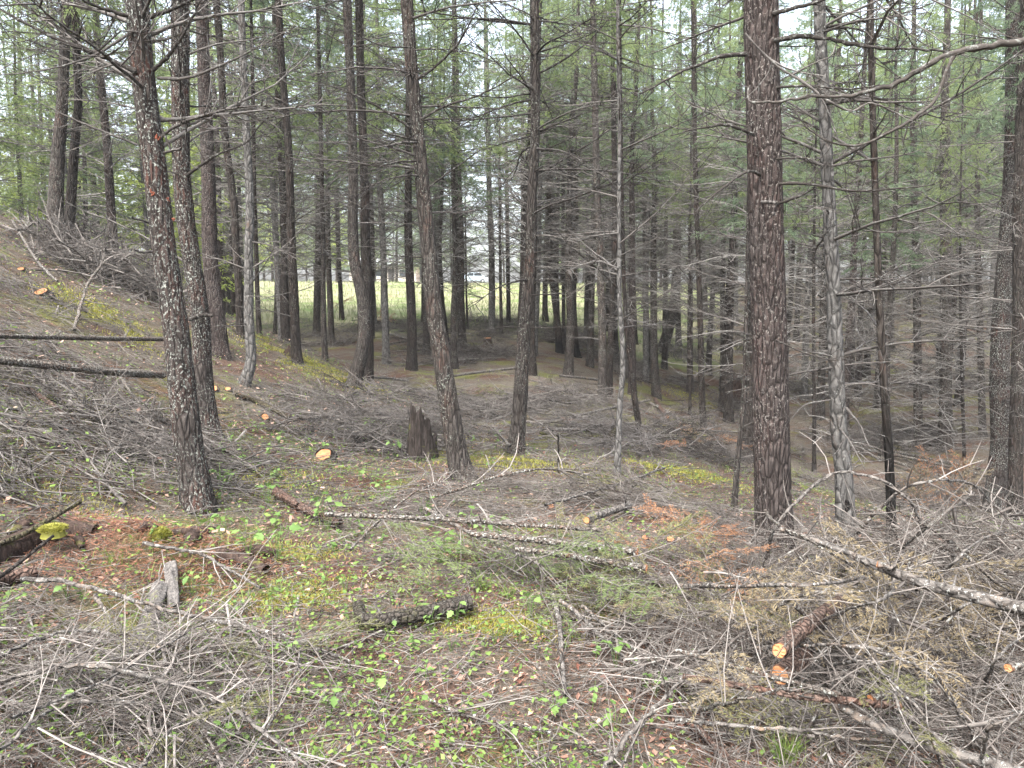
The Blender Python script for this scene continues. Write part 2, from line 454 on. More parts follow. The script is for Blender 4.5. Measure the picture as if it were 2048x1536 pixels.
# ------------------------------------------------------------------ branch prototypes
def gen_branch(L, r, ntw, nsub, rise, sag, curl, wob=.05):
    """a dead conifer branch growing along +x: main axis, side twigs, second-order twigs (local coordinates)"""
    K = 8
    t = np.linspace(0, 1, K)
    ang = rise - sag * np.sin(t * math.pi * .8) + curl * t ** 2 + rng.normal(0, wob, K)
    yaw = np.cumsum(rng.normal(0, wob * 1.4, K))
    d = np.stack([np.cos(ang) * np.cos(yaw), np.cos(ang) * np.sin(yaw), np.sin(ang)], -1)
    P = np.concatenate([[[0, 0, 0]], np.cumsum(d[:-1], 0)]) * (L / (K - 1))
    Rm = r * (1 - .82 * t)
    tw, tr, sb, sr = [], [], [], []
    for i in range(ntw):
        u = rng.uniform(.14, .98); k = min(int(u * (K - 1)), K - 2); f = u * (K - 1) - k
        p = P[k] * (1 - f) + P[k + 1] * f
        ax = norm(P[k + 1] - P[k])
        side = norm(np.cross(ax, [0, 0, 1])) * (1 if i % 2 else -1)
        a = rng.uniform(.6, 1.15)
        dirv = norm(ax * math.cos(a) + side * math.sin(a) + np.array([0, 0, rng.normal(-.05, .28)]))
        l = L * rng.uniform(.16, .42) * (1.1 - .75 * u)
        bend = np.array([0, 0, rng.normal(.05, .18)]) + ax * rng.uniform(0, .25)
        tt = np.linspace(0, 1, 4)[:, None]
        q = p + dirv * l * tt + bend * l * tt ** 2 + rng.normal(0, .02, (4, 3)) * l
        tw.append(q); tr.append(np.linspace(max(r * .40, .0016), .0018 if r > .007 else .0010, 4))
        for j in range(nsub):
            u2 = rng.uniform(.2, .95); k2 = min(int(u2 * 3), 2)
            p2 = q[k2] + (q[k2 + 1] - q[k2]) * (u2 * 3 - k2)
            ax2 = norm(q[k2 + 1] - q[k2])
            d2 = norm(ax2 + norm(rng.normal(0, 1, 3)) * .95)
            l2 = l * rng.uniform(.2, .5)
            t3 = np.linspace(0, 1, 3)[:, None]
            sb.append(p2 + d2 * l2 * t3 + rng.normal(0, .06, (3, 3)) * l2 * t3); sr.append(np.linspace(.0021, .0013, 3) if r > .007 else np.linspace(.0013, .0008, 3))
    return (P[None], Rm[None]), (np.array(tw).reshape(-1, 4, 3), np.array(tr).reshape(-1, 4)), (np.array(sb).reshape(-1, 3, 3), np.array(sr).reshape(-1, 3))

def make_protos(n, ntw, nsub):
    out = []
    for i in range(n):
        out.append(gen_branch(1.0, .0098, ntw + int(rng.integers(-2, 3)), nsub, rng.uniform(-.1, .45), rng.uniform(-.1, .45), rng.uniform(-.2, .7)))
    return out
PR_FINE = make_protos(16, 13, 2)
PR_MID = make_protos(12, 11, 1)
PR_FAR = make_protos(10, 9, 0)
PR_SLASH = []
for i in range(14):
    PR_SLASH.append(gen_branch(1.0, .0060, int(rng.integers(8, 15)), 1, rng.uniform(-.1, .15), rng.uniform(-.3, .3), rng.uniform(-.5, .5), .07))

def rotz(a):
    c, s = math.cos(a), math.sin(a)
    return np.array([[c, -s, 0], [s, c, 0], [0, 0, 1.0]])
def roty(a):
    c, s = math.cos(a), math.sin(a)
    return np.array([[c, 0, s], [0, 1, 0], [-s, 0, c]])
def rotx(a):
    c, s = math.cos(a), math.sin(a)
    return np.array([[1, 0, 0], [0, c, -s], [0, s, c]])

class Bunch:
    """gathers transformed branch prototypes and turns them into one mesh"""
    def __init__(self, main_sides=4, lean=False):
        self.lean = lean
        self.g = {8: [], 4: [], 3: []}; self.r = {8: [], 4: [], 3: []}; self.c = {8: [], 4: [], 3: []}
        self.ms = main_sides
    def put(self, proto, Rm, L, org, thick=1.0, tint=None, twigs=1.0):
        tn = rng.uniform(.15, .9) if tint is None else tint
        for (P, Rd), K in zip(proto, (8, 4, 3)):
            if not len(P): continue
            if twigs < 1 and K != 8:
                P = P[:int(len(P) * twigs)]; Rd = Rd[:len(P)]
                if not len(P): continue
            if self.lean and K == 4: P, Rd, K = P[:, (0, 2, 3)], Rd[:, (0, 2, 3)], 3
            if self.lean and K == 8: P, Rd = P[:, (0, 2, 3, 5, 7)], Rd[:, (0, 2, 3, 5, 7)]; K = 5
            self.g.setdefault(K, []).append((P * L) @ Rm.T + org)
            self.r.setdefault(K, []).append(Rd * thick)
            self.c.setdefault(K, []).append(np.clip(tn + rng.normal(0, .16, len(P)), 0, 1))
    def line(self, P, Rd, tint=.5):
        K = len(P)
        self.g.setdefault(K, []).append(np.asarray(P)[None]); self.r.setdefault(K, []).append(np.asarray(Rd)[None]); self.c.setdefault(K, []).append(np.array([tint]))
    def build(self, name, mat):
        mb = MB()
        for K in self.g:
            if self.g[K]:
                tubes(mb, np.concatenate(self.g[K]), np.concatenate(self.r[K]), self.ms if K > 5 else 3, np.concatenate(self.c[K]))
        return mb.mesh(name, mat)

# ------------------------------------------------------------------ living crowns (shared meshes)
def quads_from(p, d, side, l, wd):
    """diamond-shaped needle tufts: p base, d direction, side vector, length, width"""
    l = l[:, None]; wd = wd[:, None]
    return np.stack([p, p + d * l * .45 + side * wd * .5, p + d * l, p + d * l * .45 - side * wd * .5], 1)

def crown_mesh(name, mat, H, Lmax, nb, ntw, ntf, tuft=(.075, .022), droop=.5, woody=M['twig']):
    """boughs in loose whorls round a leader, each with drooping side sprays of needle tufts; z from 0 to H"""
    mb = MB(); V, A = [], []
    wood = MB()
    for b in range(nb):
        f = (b + rng.uniform(0, 1)) / nb
        z = H * f ** 1.05
        L = (Lmax * (1 - f) ** .75 + .22) * rng.uniform(.55, 1.12)
        if f < .2: L *= rng.uniform(.5, 1.0)
        az = b * 2.4 + rng.normal(0, .5)
        k = 6; t = np.linspace(0, 1, k)
        rise = .35 * f + rng.uniform(-.1, .25)
        ang = rise - droop * t * rng.uniform(.6, 1.3) + .35 * t ** 2
        P = np.concatenate([[[0, 0]], np.cumsum(np.stack([np.cos(ang), np.sin(ang)], -1)[:-1], 0)]) * L / (k - 1)
        yw = np.cumsum(rng.normal(0, .06, k))
        P3 = np.stack([P[:, 0] * np.cos(az + yw), P[:, 0] * np.sin(az + yw), P[:, 1] + z], -1)
        tubes(wood, P3[None], np.linspace(.012, .003, k)[None] * (L / Lmax * .6 + .5), 3, .3)
        tn = rng.uniform(0, 1)
        n = max(4, int(ntw * (.35 + .65 * L / Lmax)))
        for i in range(n):
            u = rng.uniform(.18, 1); kk = min(int(u * (k - 1)), k - 2); ff = u * (k - 1) - kk
            p = P3[kk] * (1 - ff) + P3[kk + 1] * ff
            ax = norm(P3[kk + 1] - P3[kk])
            sd_ = norm(np.cross(ax, [0, 0, 1])) * (1 if i % 2 else -1)
            a = rng.uniform(.35, 1.1)
            d = norm(ax * math.cos(a) + sd_ * math.sin(a) + np.array([0, 0, rng.uniform(-.6, .05)]))
            l = L * rng.uniform(.14, .34) * (1.15 - .6 * u) + .08
            m = max(3, int(ntf * (.4 + l / (Lmax * .4))))
            s = rng.uniform(.05, 1, m)[:, None]
            base = p + d * l * s + np.array([0, 0, -1]) * (l * s * s * .35)
            dv = norm(d + rng.normal(0, .55, (m, 3)) + np.array([0, 0, -.15]))
            sv = norm(np.cross(dv, rng.normal(0, 1, (m, 3))))
            ll = tuft[0] * rng.uniform(.6, 1.4, m); ww = tuft[1] * rng.uniform(.7, 1.4, m)
            V.append(quads_from(base, dv, sv, ll, ww))
            A.append(np.repeat(np.clip(tn * .6 + rng.uniform(0, .4) + rng.normal(0, .08, m), 0, 1), 4))
    tubes(wood, np.array([[[0, 0, -1.0], [0, 0, H * .5], [0, 0, H]]]), np.array([[.035, .02, .004]]), 5, .3)
    V = np.concatenate(V); n = len(V)
    mb.add(V.reshape(-1, 3), Q=np.arange(n * 4).reshape(-1, 4), tint=np.concatenate(A))
    return mb.mesh(name, mat, False), wood.mesh(name + '_wood', woody)

CROWNS = [crown_mesh('crown', M['needles' if i % 3 else 'needles_blue'], 8.5, rng.uniform(2.0, 2.6), 72, 17, 24, (.115, .0185)) for i in range(6)]
LARCH = [crown_mesh('bright_crown', M['larch'], 7.5, 2.3, 60, 14, 16, (.11, .040), .3) for i in range(3)]

# ------------------------------------------------------------------ trees
def tree_root(loc, label, group=None, name='conifer_tree', cat='tree'):
    o = obj(name, None, None, loc)
    o.empty_display_size = .2
    return tag(o, label, cat, group)

def add_crown(root, pos, dirv, scale, which=None, az=None, lib=None):
    lib = lib or CROWNS
    cm, wm = lib[int(rng.integers(len(lib))) if which is None else which % len(lib)]
    q = Vector((0, 0, 1)).rotation_difference(Vector(dirv))
    e = (q @ Matrix.Rotation(rng.uniform(0, 6.28) if az is None else az, 3, 'Z').to_quaternion()).to_euler()
    c = obj('crown', cm, root, pos); c.rotation_euler = e; c.scale = (scale,) * 3
    c2 = obj('boughs', wm, c); c2['kind'] = 'stuff'
    return c

def along(path, cum, s):
    i = np.clip(np.searchsorted(cum, s, 'right') - 1, 0, len(path) - 2)
    f = (s - cum[i]) / (cum[i + 1] - cum[i])
    return path[i] + (path[i + 1] - path[i]) * f

VAR = []
for i in range(6):
    H = 13.0
    wob = np.array([[rng.normal(0, .06), rng.normal(0, .06), z] for z in np.linspace(-.4, H, 9)]); wob[:, :2] = np.cumsum(wob[:, :2] * .8, 0)
    rad0 = rng.uniform(.08, .125)
    dat = spline(np.concatenate([wob, np.linspace(rad0, .012, 9)[:, None]], 1), 34)
    mb = MB(); stem_mesh(mb, dat[:, :3], dat[:, 3], 10, .003, i * 7.1, .3, (34, 9), .16, .4)
    tm = mb.mesh('trunk', M[['bark_grey_brown', 'bark_dark', 'bark_grey_brown', 'bark_pale_grey', 'bark_dark', 'bark_red_brown', 'bark_grey_brown'][i]])
    cum = np.concatenate([[0], np.cumsum(np.linalg.norm(np.diff(dat[:, :3], axis=0), axis=1))])
    sets = []
    for low_, hi_ in ((.7, 6.2), (2.1, 5.2)):
        B = Bunch(3, True)
        for j in range(105):
            h = low_ + hi_ * rng.uniform() ** .85
            c = along(dat[:, :3], cum, h + .4)
            Rm = rotz(j * 2.4 + rng.normal(0, .3)) @ roty(rng.normal(-.03, .16)) @ rotx(rng.normal(0, .3))
            L = rng.uniform(.6, 1.9)
            B.put(PR_FAR[int(rng.integers(len(PR_FAR)))], Rm, L, c, 1.2 * (.7 + .4 * L))
        sets.append(B.build('dead_branches', M['twig_far_bright']))
    VAR.append((tm, sets, along(dat[:, :3], cum, 5.0), norm(dat[-1, :3] - along(dat[:, :3], cum, 5.0))))

HERO = []   # (x, y, r) of trees already standing
def hero_tree(label, path, w0, w1, bark, nb=60, lvl=1, H=13.0, crown_at=7.0, depth=None, low=.9, Lr=(.5, 1.5), tint=None, twig='twig', rise=0.0, name='conifer_tree', thick=1.0, crown=True):
    g, t = G(*path[0])
    if depth:
        g = at_depth(path[0][0], path[0][1], depth); g[2] = float(terrain(g[0], g[1])); t = depth / raydir(*path[0])[1]
    Yd = g[1]
    pts = [at_depth(px, py, Yd) for px, py in path]
    if depth: pts[0] = g
    n0 = len(pts)
    wid = np.linspace(0, 1, n0)
    pys = np.array([p[1] for p in path], float)
    wf = (pys[0] - pys) / max(pys[0] - pys[-1], 1)
    rad = (w1 + (w0 - w1) * (1 - wf) ** 1.9) / 2 * t / FPX * .93 - (.0015, .0025, .003)[lvl]
    rad = np.maximum(rad, .012)
    # lean a little towards or away from the viewer, growing with height
    ly = rng.normal(0, .012)
    for i in range(n0): pts[i] = pts[i] + np.array([0, ly * (pts[i][2] - g[2]), 0])
    d = norm(pts[-1] - pts[-2])
    p = pts[-1]; r = rad[-1]
    rads = list(rad); ztop = g[2] + H
    while p[2] < ztop - .3:
        d = norm(d * .75 + np.array([0, 0, .25]))
        step = min(1.6, max(ztop - p[2], .3)) / max(d[2], .3)
        p = p + d * step
        pts.append(p); rads.append(max(.012, r * (1 - .97 * min(1, (p[2] - pts[n0 - 1][2]) / max(ztop - pts[n0 - 1][2], .1)))))
    base = np.array(pts[0])
    root = tree_root(base, label, name=name)
    pp = np.concatenate([[np.array(pts[0]) + (np.array(pts[0]) - np.array(pts[1])) * (.35 / max(np.linalg.norm(np.array(pts[1]) - pts[0]), .1))], np.array(pts)]) - base
    rr = np.concatenate([[rads[0]], rads])
    sides, ring, amp = ((16, 46, .004), (30, 130, .007), (48, 270, .008))[lvl]
    dat = spline(np.concatenate([pp, rr[:, None]], 1), ring)
    mb = MB()
    stem_mesh(mb, dat[:, :3], np.maximum(dat[:, 3], .008), sides, amp, rng.uniform(0, 50), .42, (30, 7), .14, .3)
    obj('trunk', mb.mesh('trunk', M[bark]), root)
    P = dat[:, :3]; cum = np.concatenate([[0], np.cumsum(np.linalg.norm(np.diff(P, axis=0), axis=1))])
    if lvl == 0:      # far enough to share a few built branch sets
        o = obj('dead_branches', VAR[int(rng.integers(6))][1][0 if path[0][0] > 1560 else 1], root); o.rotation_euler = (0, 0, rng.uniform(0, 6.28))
        o.location = (float(np.interp(3.0, P[:, 2], P[:, 0])) , 0, 0); o.scale = (.9, .9, min(1.0, H / 12)); o['kind'] = 'stuff'
        nb = 0
    # dead lower branches
    lib = (PR_FAR, PR_MID, PR_FINE)[lvl]
    nb = int(nb * (1, 1.3, 1.1)[lvl])
    B = Bunch(4 if lvl else 3, lvl < 2)
    a0 = rng.uniform(0, 6.28)
    hs_ = low + (crown_at + 1.2 - low) * rng.uniform(0, 1, nb) ** .8
    # group into loose whorls
    hs_ = np.where(rng.uniform(0, 1, nb) < .6, np.round(hs_ / .42) * .42 + rng.normal(0, .03, nb), hs_)
    for i, h in enumerate(hs_):
        s = h + .35
        if s >= cum[-1]: continue
        c = along(P, cum, s); ri = float(np.interp(s, cum, dat[:, 3]))
        az = a0 + i * 2.399 + rng.normal(0, .3)
        L = rng.uniform(*Lr) * (0.75 + .25 * min(1, h / 3))
        if rng.uniform() < .14: L *= .25
        Rm = rotz(az) @ roty(-rise - rng.normal(0.02, .14)) @ rotx(rng.normal(0, .3))
        B.put(lib[int(rng.integers(len(lib)))], Rm, L, c + Rm @ np.array([ri * .6, 0, 0]), thick * (.7 + .45 * L), tint)
    if nb:
        o = obj('dead_branches', B.build('dead_branches', M['twig_far_bright' if (lvl == 0 and twig == 'twig') else twig]), root); o['kind'] = 'stuff'
    if crown:
        c = along(P, cum, min(crown_at, cum[-1] - 1)); dv = norm(P[-1] - c)
        k = max(.5, (H - crown_at) / 8.5)
        add_crown(root, c, dv, k).scale = (k * .6, k * .6, k)
    HERO.append((base[0], base[1], rad[0]))
    return root, base, Yd

def limb(root, base, pts, Y, r0, r1, mat='twig_dark', ntw=10, tw=(.15, .45), name='branch', dY=0.0, tint=None, nsub=2):
    """one distinct branch of a tree, given by photo pixels at the tree's distance; its own mesh with twigs as a child"""
    n = len(pts)
    W = np.array([at_depth(px, py, Y + dY * i / max(n - 1, 1)) for i, (px, py) in enumerate(pts)])
    if base is not None: W = W - base
    Q = spline(W, max(10, n * 5))
    Q = Q + np.concatenate([np.zeros((1, 3)), rng.normal(0, r0 * .16, (len(Q) - 1, 3))])
    mb = MB()
    stem_mesh(mb, Q, np.linspace(r0, r1, len(Q)) * (1 + .12 * rng.normal(0, 1, len(Q))), 8, r0 * .12, rng.uniform(0, 40), grain=(120, 30), tint=.4 if tint is None else tint)
    o = obj(name, mb.mesh(name, M[mat]), root)
    B = Bunch()
    add_twigs(B, Q, ntw, tw, max(.0018, r1 * .8), nsub, tint)
    if ntw:
        c = obj('twigs', B.build('twigs', M[mat]), o); c['kind'] = 'stuff'
    return o

def add_twigs(B, Q, ntw, tw, r, nsub=1, tint=None, start=.12):
    cum = np.concatenate([[0], np.cumsum(np.linalg.norm(np.diff(Q, axis=0), axis=1))])
    for i in range(ntw):
        u = rng.uniform(start, 1.0); s = u * cum[-1] * .999
        p = along(Q, cum, s); ax = norm(along(Q, cum, min(s + .02, cum[-1] * .9995)) - p + 1e-6)
        d = norm(ax * rng.uniform(.3, 1) + norm(rng.normal(0, 1, 3)) * .9)
        l = rng.uniform(*tw) * (1.15 - .5 * u)
        t4 = np.linspace(0, 1, 4)[:, None]
        bend = rng.normal(0, .25, 3) * l
        q = p + d * l * t4 + bend * t4 ** 2
        tn = rng.uniform(.2, .9) if tint is None else np.clip(tint + rng.normal(0, .2), 0, 1)
        B.line(q, np.linspace(r, r * .45, 4), tn)
        for j in range(nsub):
            p2 = q[1] + (q[3] - q[1]) * rng.uniform(0, .9)
            d2 = norm(d + norm(rng.normal(0, 1, 3)) * .9); l2 = l * rng.uniform(.25, .5)
            B.line(p2 + d2 * l2 * np.linspace(0, 1, 3)[:, None] + rng.normal(0, .04, (3, 3)) * l2, np.linspace(r * .6, r * .35, 3), tn)

# ------------------------------------------------------------------ the trees one can tell apart
def T(*a, **k): return hero_tree(*a, **k)

t1 = T('thick dark flaky conifer trunk at left front with orange resin wounds, leaning left', [(397, 1018), (372, 842), (354, 671), (329, 500), (312, 342), (291, 171), (276, 0)], 60, 43, 'bark_flaky', 46, 2, 13, 6.5, low=2.3, Lr=(.6, 1.7), rise=.2, thick=1.25)
t2 = T('dark lichen-crusted conifer close behind the leaning trunk with orange resin wounds', [(420, 868), (412, 800), (405, 720), (402, 640), (385, 520), (374, 444), (366, 342), (364, 170), (365, 0)], 40, 34, 'bark_flaky', 48, 2, 13, 6.5, low=1.6, Lr=(.6, 1.6), rise=.18)
T('straight red-brown conifer at slope foot, third in row from the left front trunk', [(439, 712), (435, 637), (427, 568), (422, 500), (420, 340), (414, 170), (410, 0)], 36, 24, 'bark_red_brown', 40, 1, 14, 7)
T('slim dark conifer just left of the curved-foot lichen-spotted trunk', [(481, 672), (477, 568), (471, 480), (467, 400), (450, 273), (440, 100), (432, 0)], 17, 14, 'bark_dark', 46, 1, 13, 7)
T('lichen-spotted grey conifer with curved foot on the mossy slope edge', [(488, 768), (502, 720), (498, 637), (498, 560), (498, 500), (500, 410), (494, 273), (485, 70), (483, 0)], 23, 14, 'bark_pale_grey', 44, 1, 13, 7)
T('dark straight conifer with a charred knot, standing on the mossy slope edge', [(594, 728), (590, 660), (587, 580), (582, 478), (577, 308), (562, 120), (556, 0)], 22, 14, 'bark_dark', 50, 1, 14, 7)
T('dark conifer half hidden behind the trunk with the charred knot', [(571, 682), (578, 620), (575, 520), (570, 400), (565, 250)], 17, 12, 'bark_dark', 40, 0, 13, 6)
T('very thin pole tree left of the charred-knot conifer, before the field', [(550, 668), (552, 600), (553, 480), (552, 300)], 8, 6, 'bark_grey_brown', 34, 0, 10, 5)
T('thin dark tree just right of the curved-foot lichen-spotted trunk', [(519, 672), (515, 600), (512, 500), (508, 380), (505, 200)], 11, 8, 'bark_dark', 34, 0, 11, 5.5)
T('mid-size grey-brown conifer with bare foot before the field, left of a close pair', [(633, 672), (634, 600), (636, 500), (636, 330), (634, 150)], 16, 12, 'bark_grey_brown', 48, 0, 13, 6)
T('slim conifer, left one of a close pair at the end of the mossy slope', [(650, 722), (647, 640), (646, 560), (645, 450), (640, 250)], 13, 9, 'bark_grey_brown', 44, 0, 12, 6)
T('slim conifer, right one of a close pair at the end of the mossy slope', [(663, 690), (661, 620), (657, 540), (655, 430), (655, 250)], 14, 10, 'bark_grey_brown', 44, 0, 12, 6)
T('short-looking thin dark tree alone before the open field, left of the S-bent trunk', [(684, 640), (681, 580), (678, 520), (675, 400)], 11, 8, 'bark_dark', 36, 0, 11, 6)
T('S-bent grey conifer with strongly swept lower trunk in mid-clearing', [(706, 772), (723, 705), (730, 645), (722, 580), (709, 520), (706, 450), (707, 342), (702, 170), (695, 0)], 29, 17, 'bark_grey_brown', 58, 1, 14, 7.5, low=2.4)
T('straight dark conifer touching the S-bent trunk on its right', [(734, 768), (736, 705), (734, 640), (735, 560), (731, 500), (728, 342), (721, 170), (717, 0)], 25, 16, 'bark_dark', 56, 1, 14, 7.5, low=2.0)
t13 = T('large conifer leaning left with pale scaly lower trunk at the centre of the clearing', [(926, 960), (914, 910), (897, 808), (882, 705), (866, 603), (858, 510), (848, 410), (836, 273), (823, 137), (813, 0)], 46, 25, 'bark_grey_brown', 48, 2, 13, 6.5, low=2.2, Lr=(.6, 1.7), tint=.25)
T('grey trunk partly hidden on the left of the large leaning centre conifer', [(853, 708), (852, 640), (850, 560), (846, 450), (838, 300)], 15, 11, 'bark_grey_brown', 44, 0, 13, 6.5)
T('thin black-stemmed tree just right of the large leaning conifer', [(894, 690), (889, 640), (884, 590), (880, 500), (884, 380)], 11, 7, 'bark_charred', 34, 0, 11, 6)
T('stout grey trunk behind, midway between the two big centre conifers', [(925, 694), (921, 600), (922, 500), (918, 400), (915, 280), (912, 150)], 19, 13, 'bark_grey_brown', 56, 0, 14, 6.5)
T('hair-thin pole standing before the field beside the stout grey trunk', [(935, 658), (933, 600), (932, 540), (931, 470)], 5, 4, 'bark_dark', 20, 0, 7, 4, crown=False)
T('light grey trunk left of the big brown centre conifer, standing before the field', [(983, 664), (984, 600), (983, 500), (979, 400), (977, 310), (972, 100)], 15, 10, 'bark_pale_grey', 54, 0, 13, 6.5)
T('thin grey stem second to the left of the big brown centre conifer', [(1003, 670), (1002, 620), (1001, 560), (1000, 440)], 8, 6, 'bark_grey_brown', 34, 0, 10, 5)
T('thin dark stem nearest the left side of the big brown centre conifer', [(1017, 652), (1017, 600), (1016, 540), (1014, 400)], 10, 8, 'bark_dark', 38, 0, 12, 6)
t20 = T('big brown conifer at the centre, gently bowed, with many drooping dead branches', [(1032, 905), (1040, 808), (1046, 705), (1054, 603), (1060, 505), (1063, 410), (1070, 273), (1070, 137), (1068, 0)], 34, 18, 'bark_grey_brown', 64, 2, 14, 7, low=1.9, Lr=(.7, 1.9), tint=.25)
T('dark trunk bending right at its charred foot, right of the centre conifer', [(1119, 706), (1114, 637), (1105, 568), (1099, 500), (1098, 400), (1097, 250)], 15, 10, 'bark_charred_foot', 44, 0, 13, 6.5)
T('slim straight stem touching the dark bent charred trunk', [(1128, 704), (1127, 600), (1126, 500), (1126, 350)], 9, 7, 'bark_grey_brown', 38, 0, 12, 6)
T('dark conifer with a blackened, knobbly swollen foot right of the bent charred trunk', [(1150, 712), (1146, 640), (1145, 570), (1149, 500), (1150, 380), (1148, 200)], 20, 13, 'bark_charred_foot', 50, 0, 13, 6.5)
T('straight grey conifer, left one of the tight pair beside the thin white-barked stem', [(1204, 800), (1205, 705), (1203, 603), (1200, 500), (1195, 400), (1190, 200), (1186, 0)], 19, 13, 'bark_grey_brown', 60, 1, 14, 7)
T('straight conifer, right one of the tight pair beside the thin white-barked stem', [(1218, 797), (1220, 705), (1225, 603), (1229, 500), (1230, 380), (1228, 200)], 15, 11, 'bark_dark', 50, 1, 13, 7)
T('thin stem with pale white-grey upper bark and dark brown foot', [(1234, 952), (1237, 876), (1240, 808), (1246, 740), (1244, 670), (1240, 603), (1239, 500), (1239, 380), (1240, 273), (1238, 130), (1237, 0)], 14, 8, 'bark_pale_grey', 60, 1, 12, 6.5, Lr=(.5, 1.3), low=1.5)
T('slender brown stem curving out at the foot, right of the thin white-barked stem', [(1282, 878), (1276, 840), (1268, 790), (1258, 705), (1252, 655), (1247, 560), (1243, 400)], 15, 8, 'bark_dark', 42, 1, 11, 6)
T('thick-footed trunk leaning hard to the right near the far woods edge', [(1324, 702), (1336, 662), (1347, 615), (1352, 560), (1354, 480), (1356, 350), (1358, 200)], 24, 15, 'bark_grey_brown', 50, 0, 14, 6.5)
T('upright trunk standing just behind the hard-leaning thick-footed trunk', [(1357, 692), (1356, 620), (1355, 540), (1352, 420)], 13, 10, 'bark_grey_brown', 44, 0, 13, 6)
T('thin dark stem left of a slim grey one, past the white-barked stem', [(1271, 688), (1269, 620), (1267, 540), (1266, 420)], 10, 8, 'bark_dark', 42, 0, 12, 5.5)
T('slim grey stem between the white-barked stem and the hard-leaning trunk', [(1298, 742), (1296, 680), (1293, 600), (1290, 500), (1288, 350)], 10, 8, 'bark_grey_brown', 46, 0, 12, 5.5)
T('slim dark conifer left of the large red-brown trunk, rust needles at its foot', [(1409, 864), (1404, 808), (1401, 705), (1398, 603), (1394, 500), (1388, 342), (1385, 170), (1382, 0)], 14, 9, 'bark_dark', 64, 1, 13, 6.5)
T('very thin stem beside the slim dark conifer left of the large red-brown trunk', [(1380, 830), (1380, 740), (1380, 620), (1380, 480)], 7, 5, 'bark_dark', 34, 0, 10, 5)
t34 = T('largest trunk in view, straight red-brown conifer standing right of centre', [(1549, 1105), (1546, 1013), (1540, 842), (1536, 671), (1529, 505), (1524, 342), (1518, 171), (1514, 0)], 76, 64, 'bark_red_brown', 22, 2, 16, 7.5, low=3.0, Lr=(.3, 1.0))
T('thin grey leaning stem close to the left side of the largest red-brown trunk', [(1467, 1024), (1476, 910), (1486, 808), (1489, 700), (1492, 568), (1494, 420)], 13, 8, 'bark_grey_brown', 34, 1, 9, 5, Lr=(.3, .9))
t36 = T('pale grey conifer right of the largest red-brown trunk, with a dark knot low down', [(1692, 1085), (1688, 950), (1678, 842), (1673, 671), (1667, 505), (1659, 342), (1652, 171), (1645, 0)], 39, 24, 'bark_pale_grey', 84, 2, 13, 6.5, low=.9, Lr=(.5, 1.5), tint=.45)
T('thin fire-blackened trunk between the pale grey conifer and the right edge', [(1782, 1095), (1782, 1023), (1777, 910), (1767, 773), (1758, 637), (1752, 500), (1748, 400), (1740, 180), (1736, 0)], 21, 13, 'bark_charred', 62, 1, 12, 6.5)
t38 = T('lichen-flecked grey-brown trunk near the right edge, bowed, with long dead branches', [(1988, 1020), (1996, 940), (2002, 876), (1999, 773), (2003, 637), (2013, 520), (2021, 410), (2026, 300), (2029, 171), (2030, 0)], 40, 30, 'bark_flaky', 62, 2, 13, 6.5, low=.9, Lr=(.7, 1.9), tint=.55)
T('dark trunk cut by the right edge of the picture behind the bowed lichen-flecked one', [(2030, 1040), (2034, 900), (2040, 760), (2046, 600), (2050, 400)], 29, 24, 'bark_dark', 54, 1, 13, 6.5)
T('stout hazy trunk in the hollow at right, left of the bowed lichen-flecked one', [(1891, 902), (1890, 800), (1889, 671), (1887, 520), (1884, 330)], 27, 20, 'bark_grey_brown', 74, 0, 14, 6.5)
T('middle-size hazy trunk in the hollow, right of the thin fire-blackened trunk', [(1837, 896), (1836, 800), (1836, 671), (1834, 520), (1830, 300)], 18, 14, 'bark_grey_brown', 70, 0, 13, 6.5)
T('thin stem low in the hollow just left of the bowed lichen-flecked trunk', [(1930, 962), (1928, 860), (1926, 760), (1924, 600)], 8, 6, 'bark_dark', 40, 0, 9, 5)
T('hazy slim trunk deep in the hollow behind the bowed lichen-flecked trunk', [(1965, 872), (1963, 780), (1960, 660), (1955, 480)], 15, 12, 'bark_grey_brown', 66, 0, 13, 6)
T('short brown stem between the largest red-brown trunk and the pale grey conifer', [(1628, 945), (1628, 860), (1627, 760), (1626, 640)], 9, 7, 'bark_dark', 50, 0, 11, 5.5)
T('wide dark trunk on the hill crest at left, left one of a merged pair', [(113, 500), (111, 440), (115, 325), (124, 215), (131, 60), (134, 0)], 36, 19, 'bark_grey_brown', 56, 1, 14, 4.2, low=1.4)
T('dark trunk on the hill crest at left, right one of a merged pair', [(141, 502), (140, 440), (147, 308), (155, 205), (150, 60)], 24, 15, 'bark_dark', 52, 1, 13, 4.2, low=1.4)
T('slim dark tree leaning left on the hill crest, right of the merged pair', [(217, 528), (205, 461), (191, 393), (174, 297), (158, 160), (146, 0)], 19, 12, 'bark_dark', 50, 1, 13, 4.2, low=1.0)
T('pale hazy trunk at the far left above the hill crest', [(46, 450), (44, 380), (42, 290), (40, 150)], 12, 9, 'bark_pale_grey', 50, 0, 13, 6)
T('dark trunk with curved foot showing past the left side of the resin-wounded trunk', [(306, 560), (297, 480), (288, 410), (284, 350), (286, 200)], 17, 11, 'bark_dark', 46, 0, 13, 6.5)
tr = T('lichen-mottled conifer just out of view beyond the right edge, bearing the long low limb', [(2310, 1290), (2305, 1000), (2300, 700), (2296, 400), (2290, 0)], 110, 80, 'bark_flaky', 14, 1, 14, 7.5, low=3.5, Lr=(.4, 1.2))

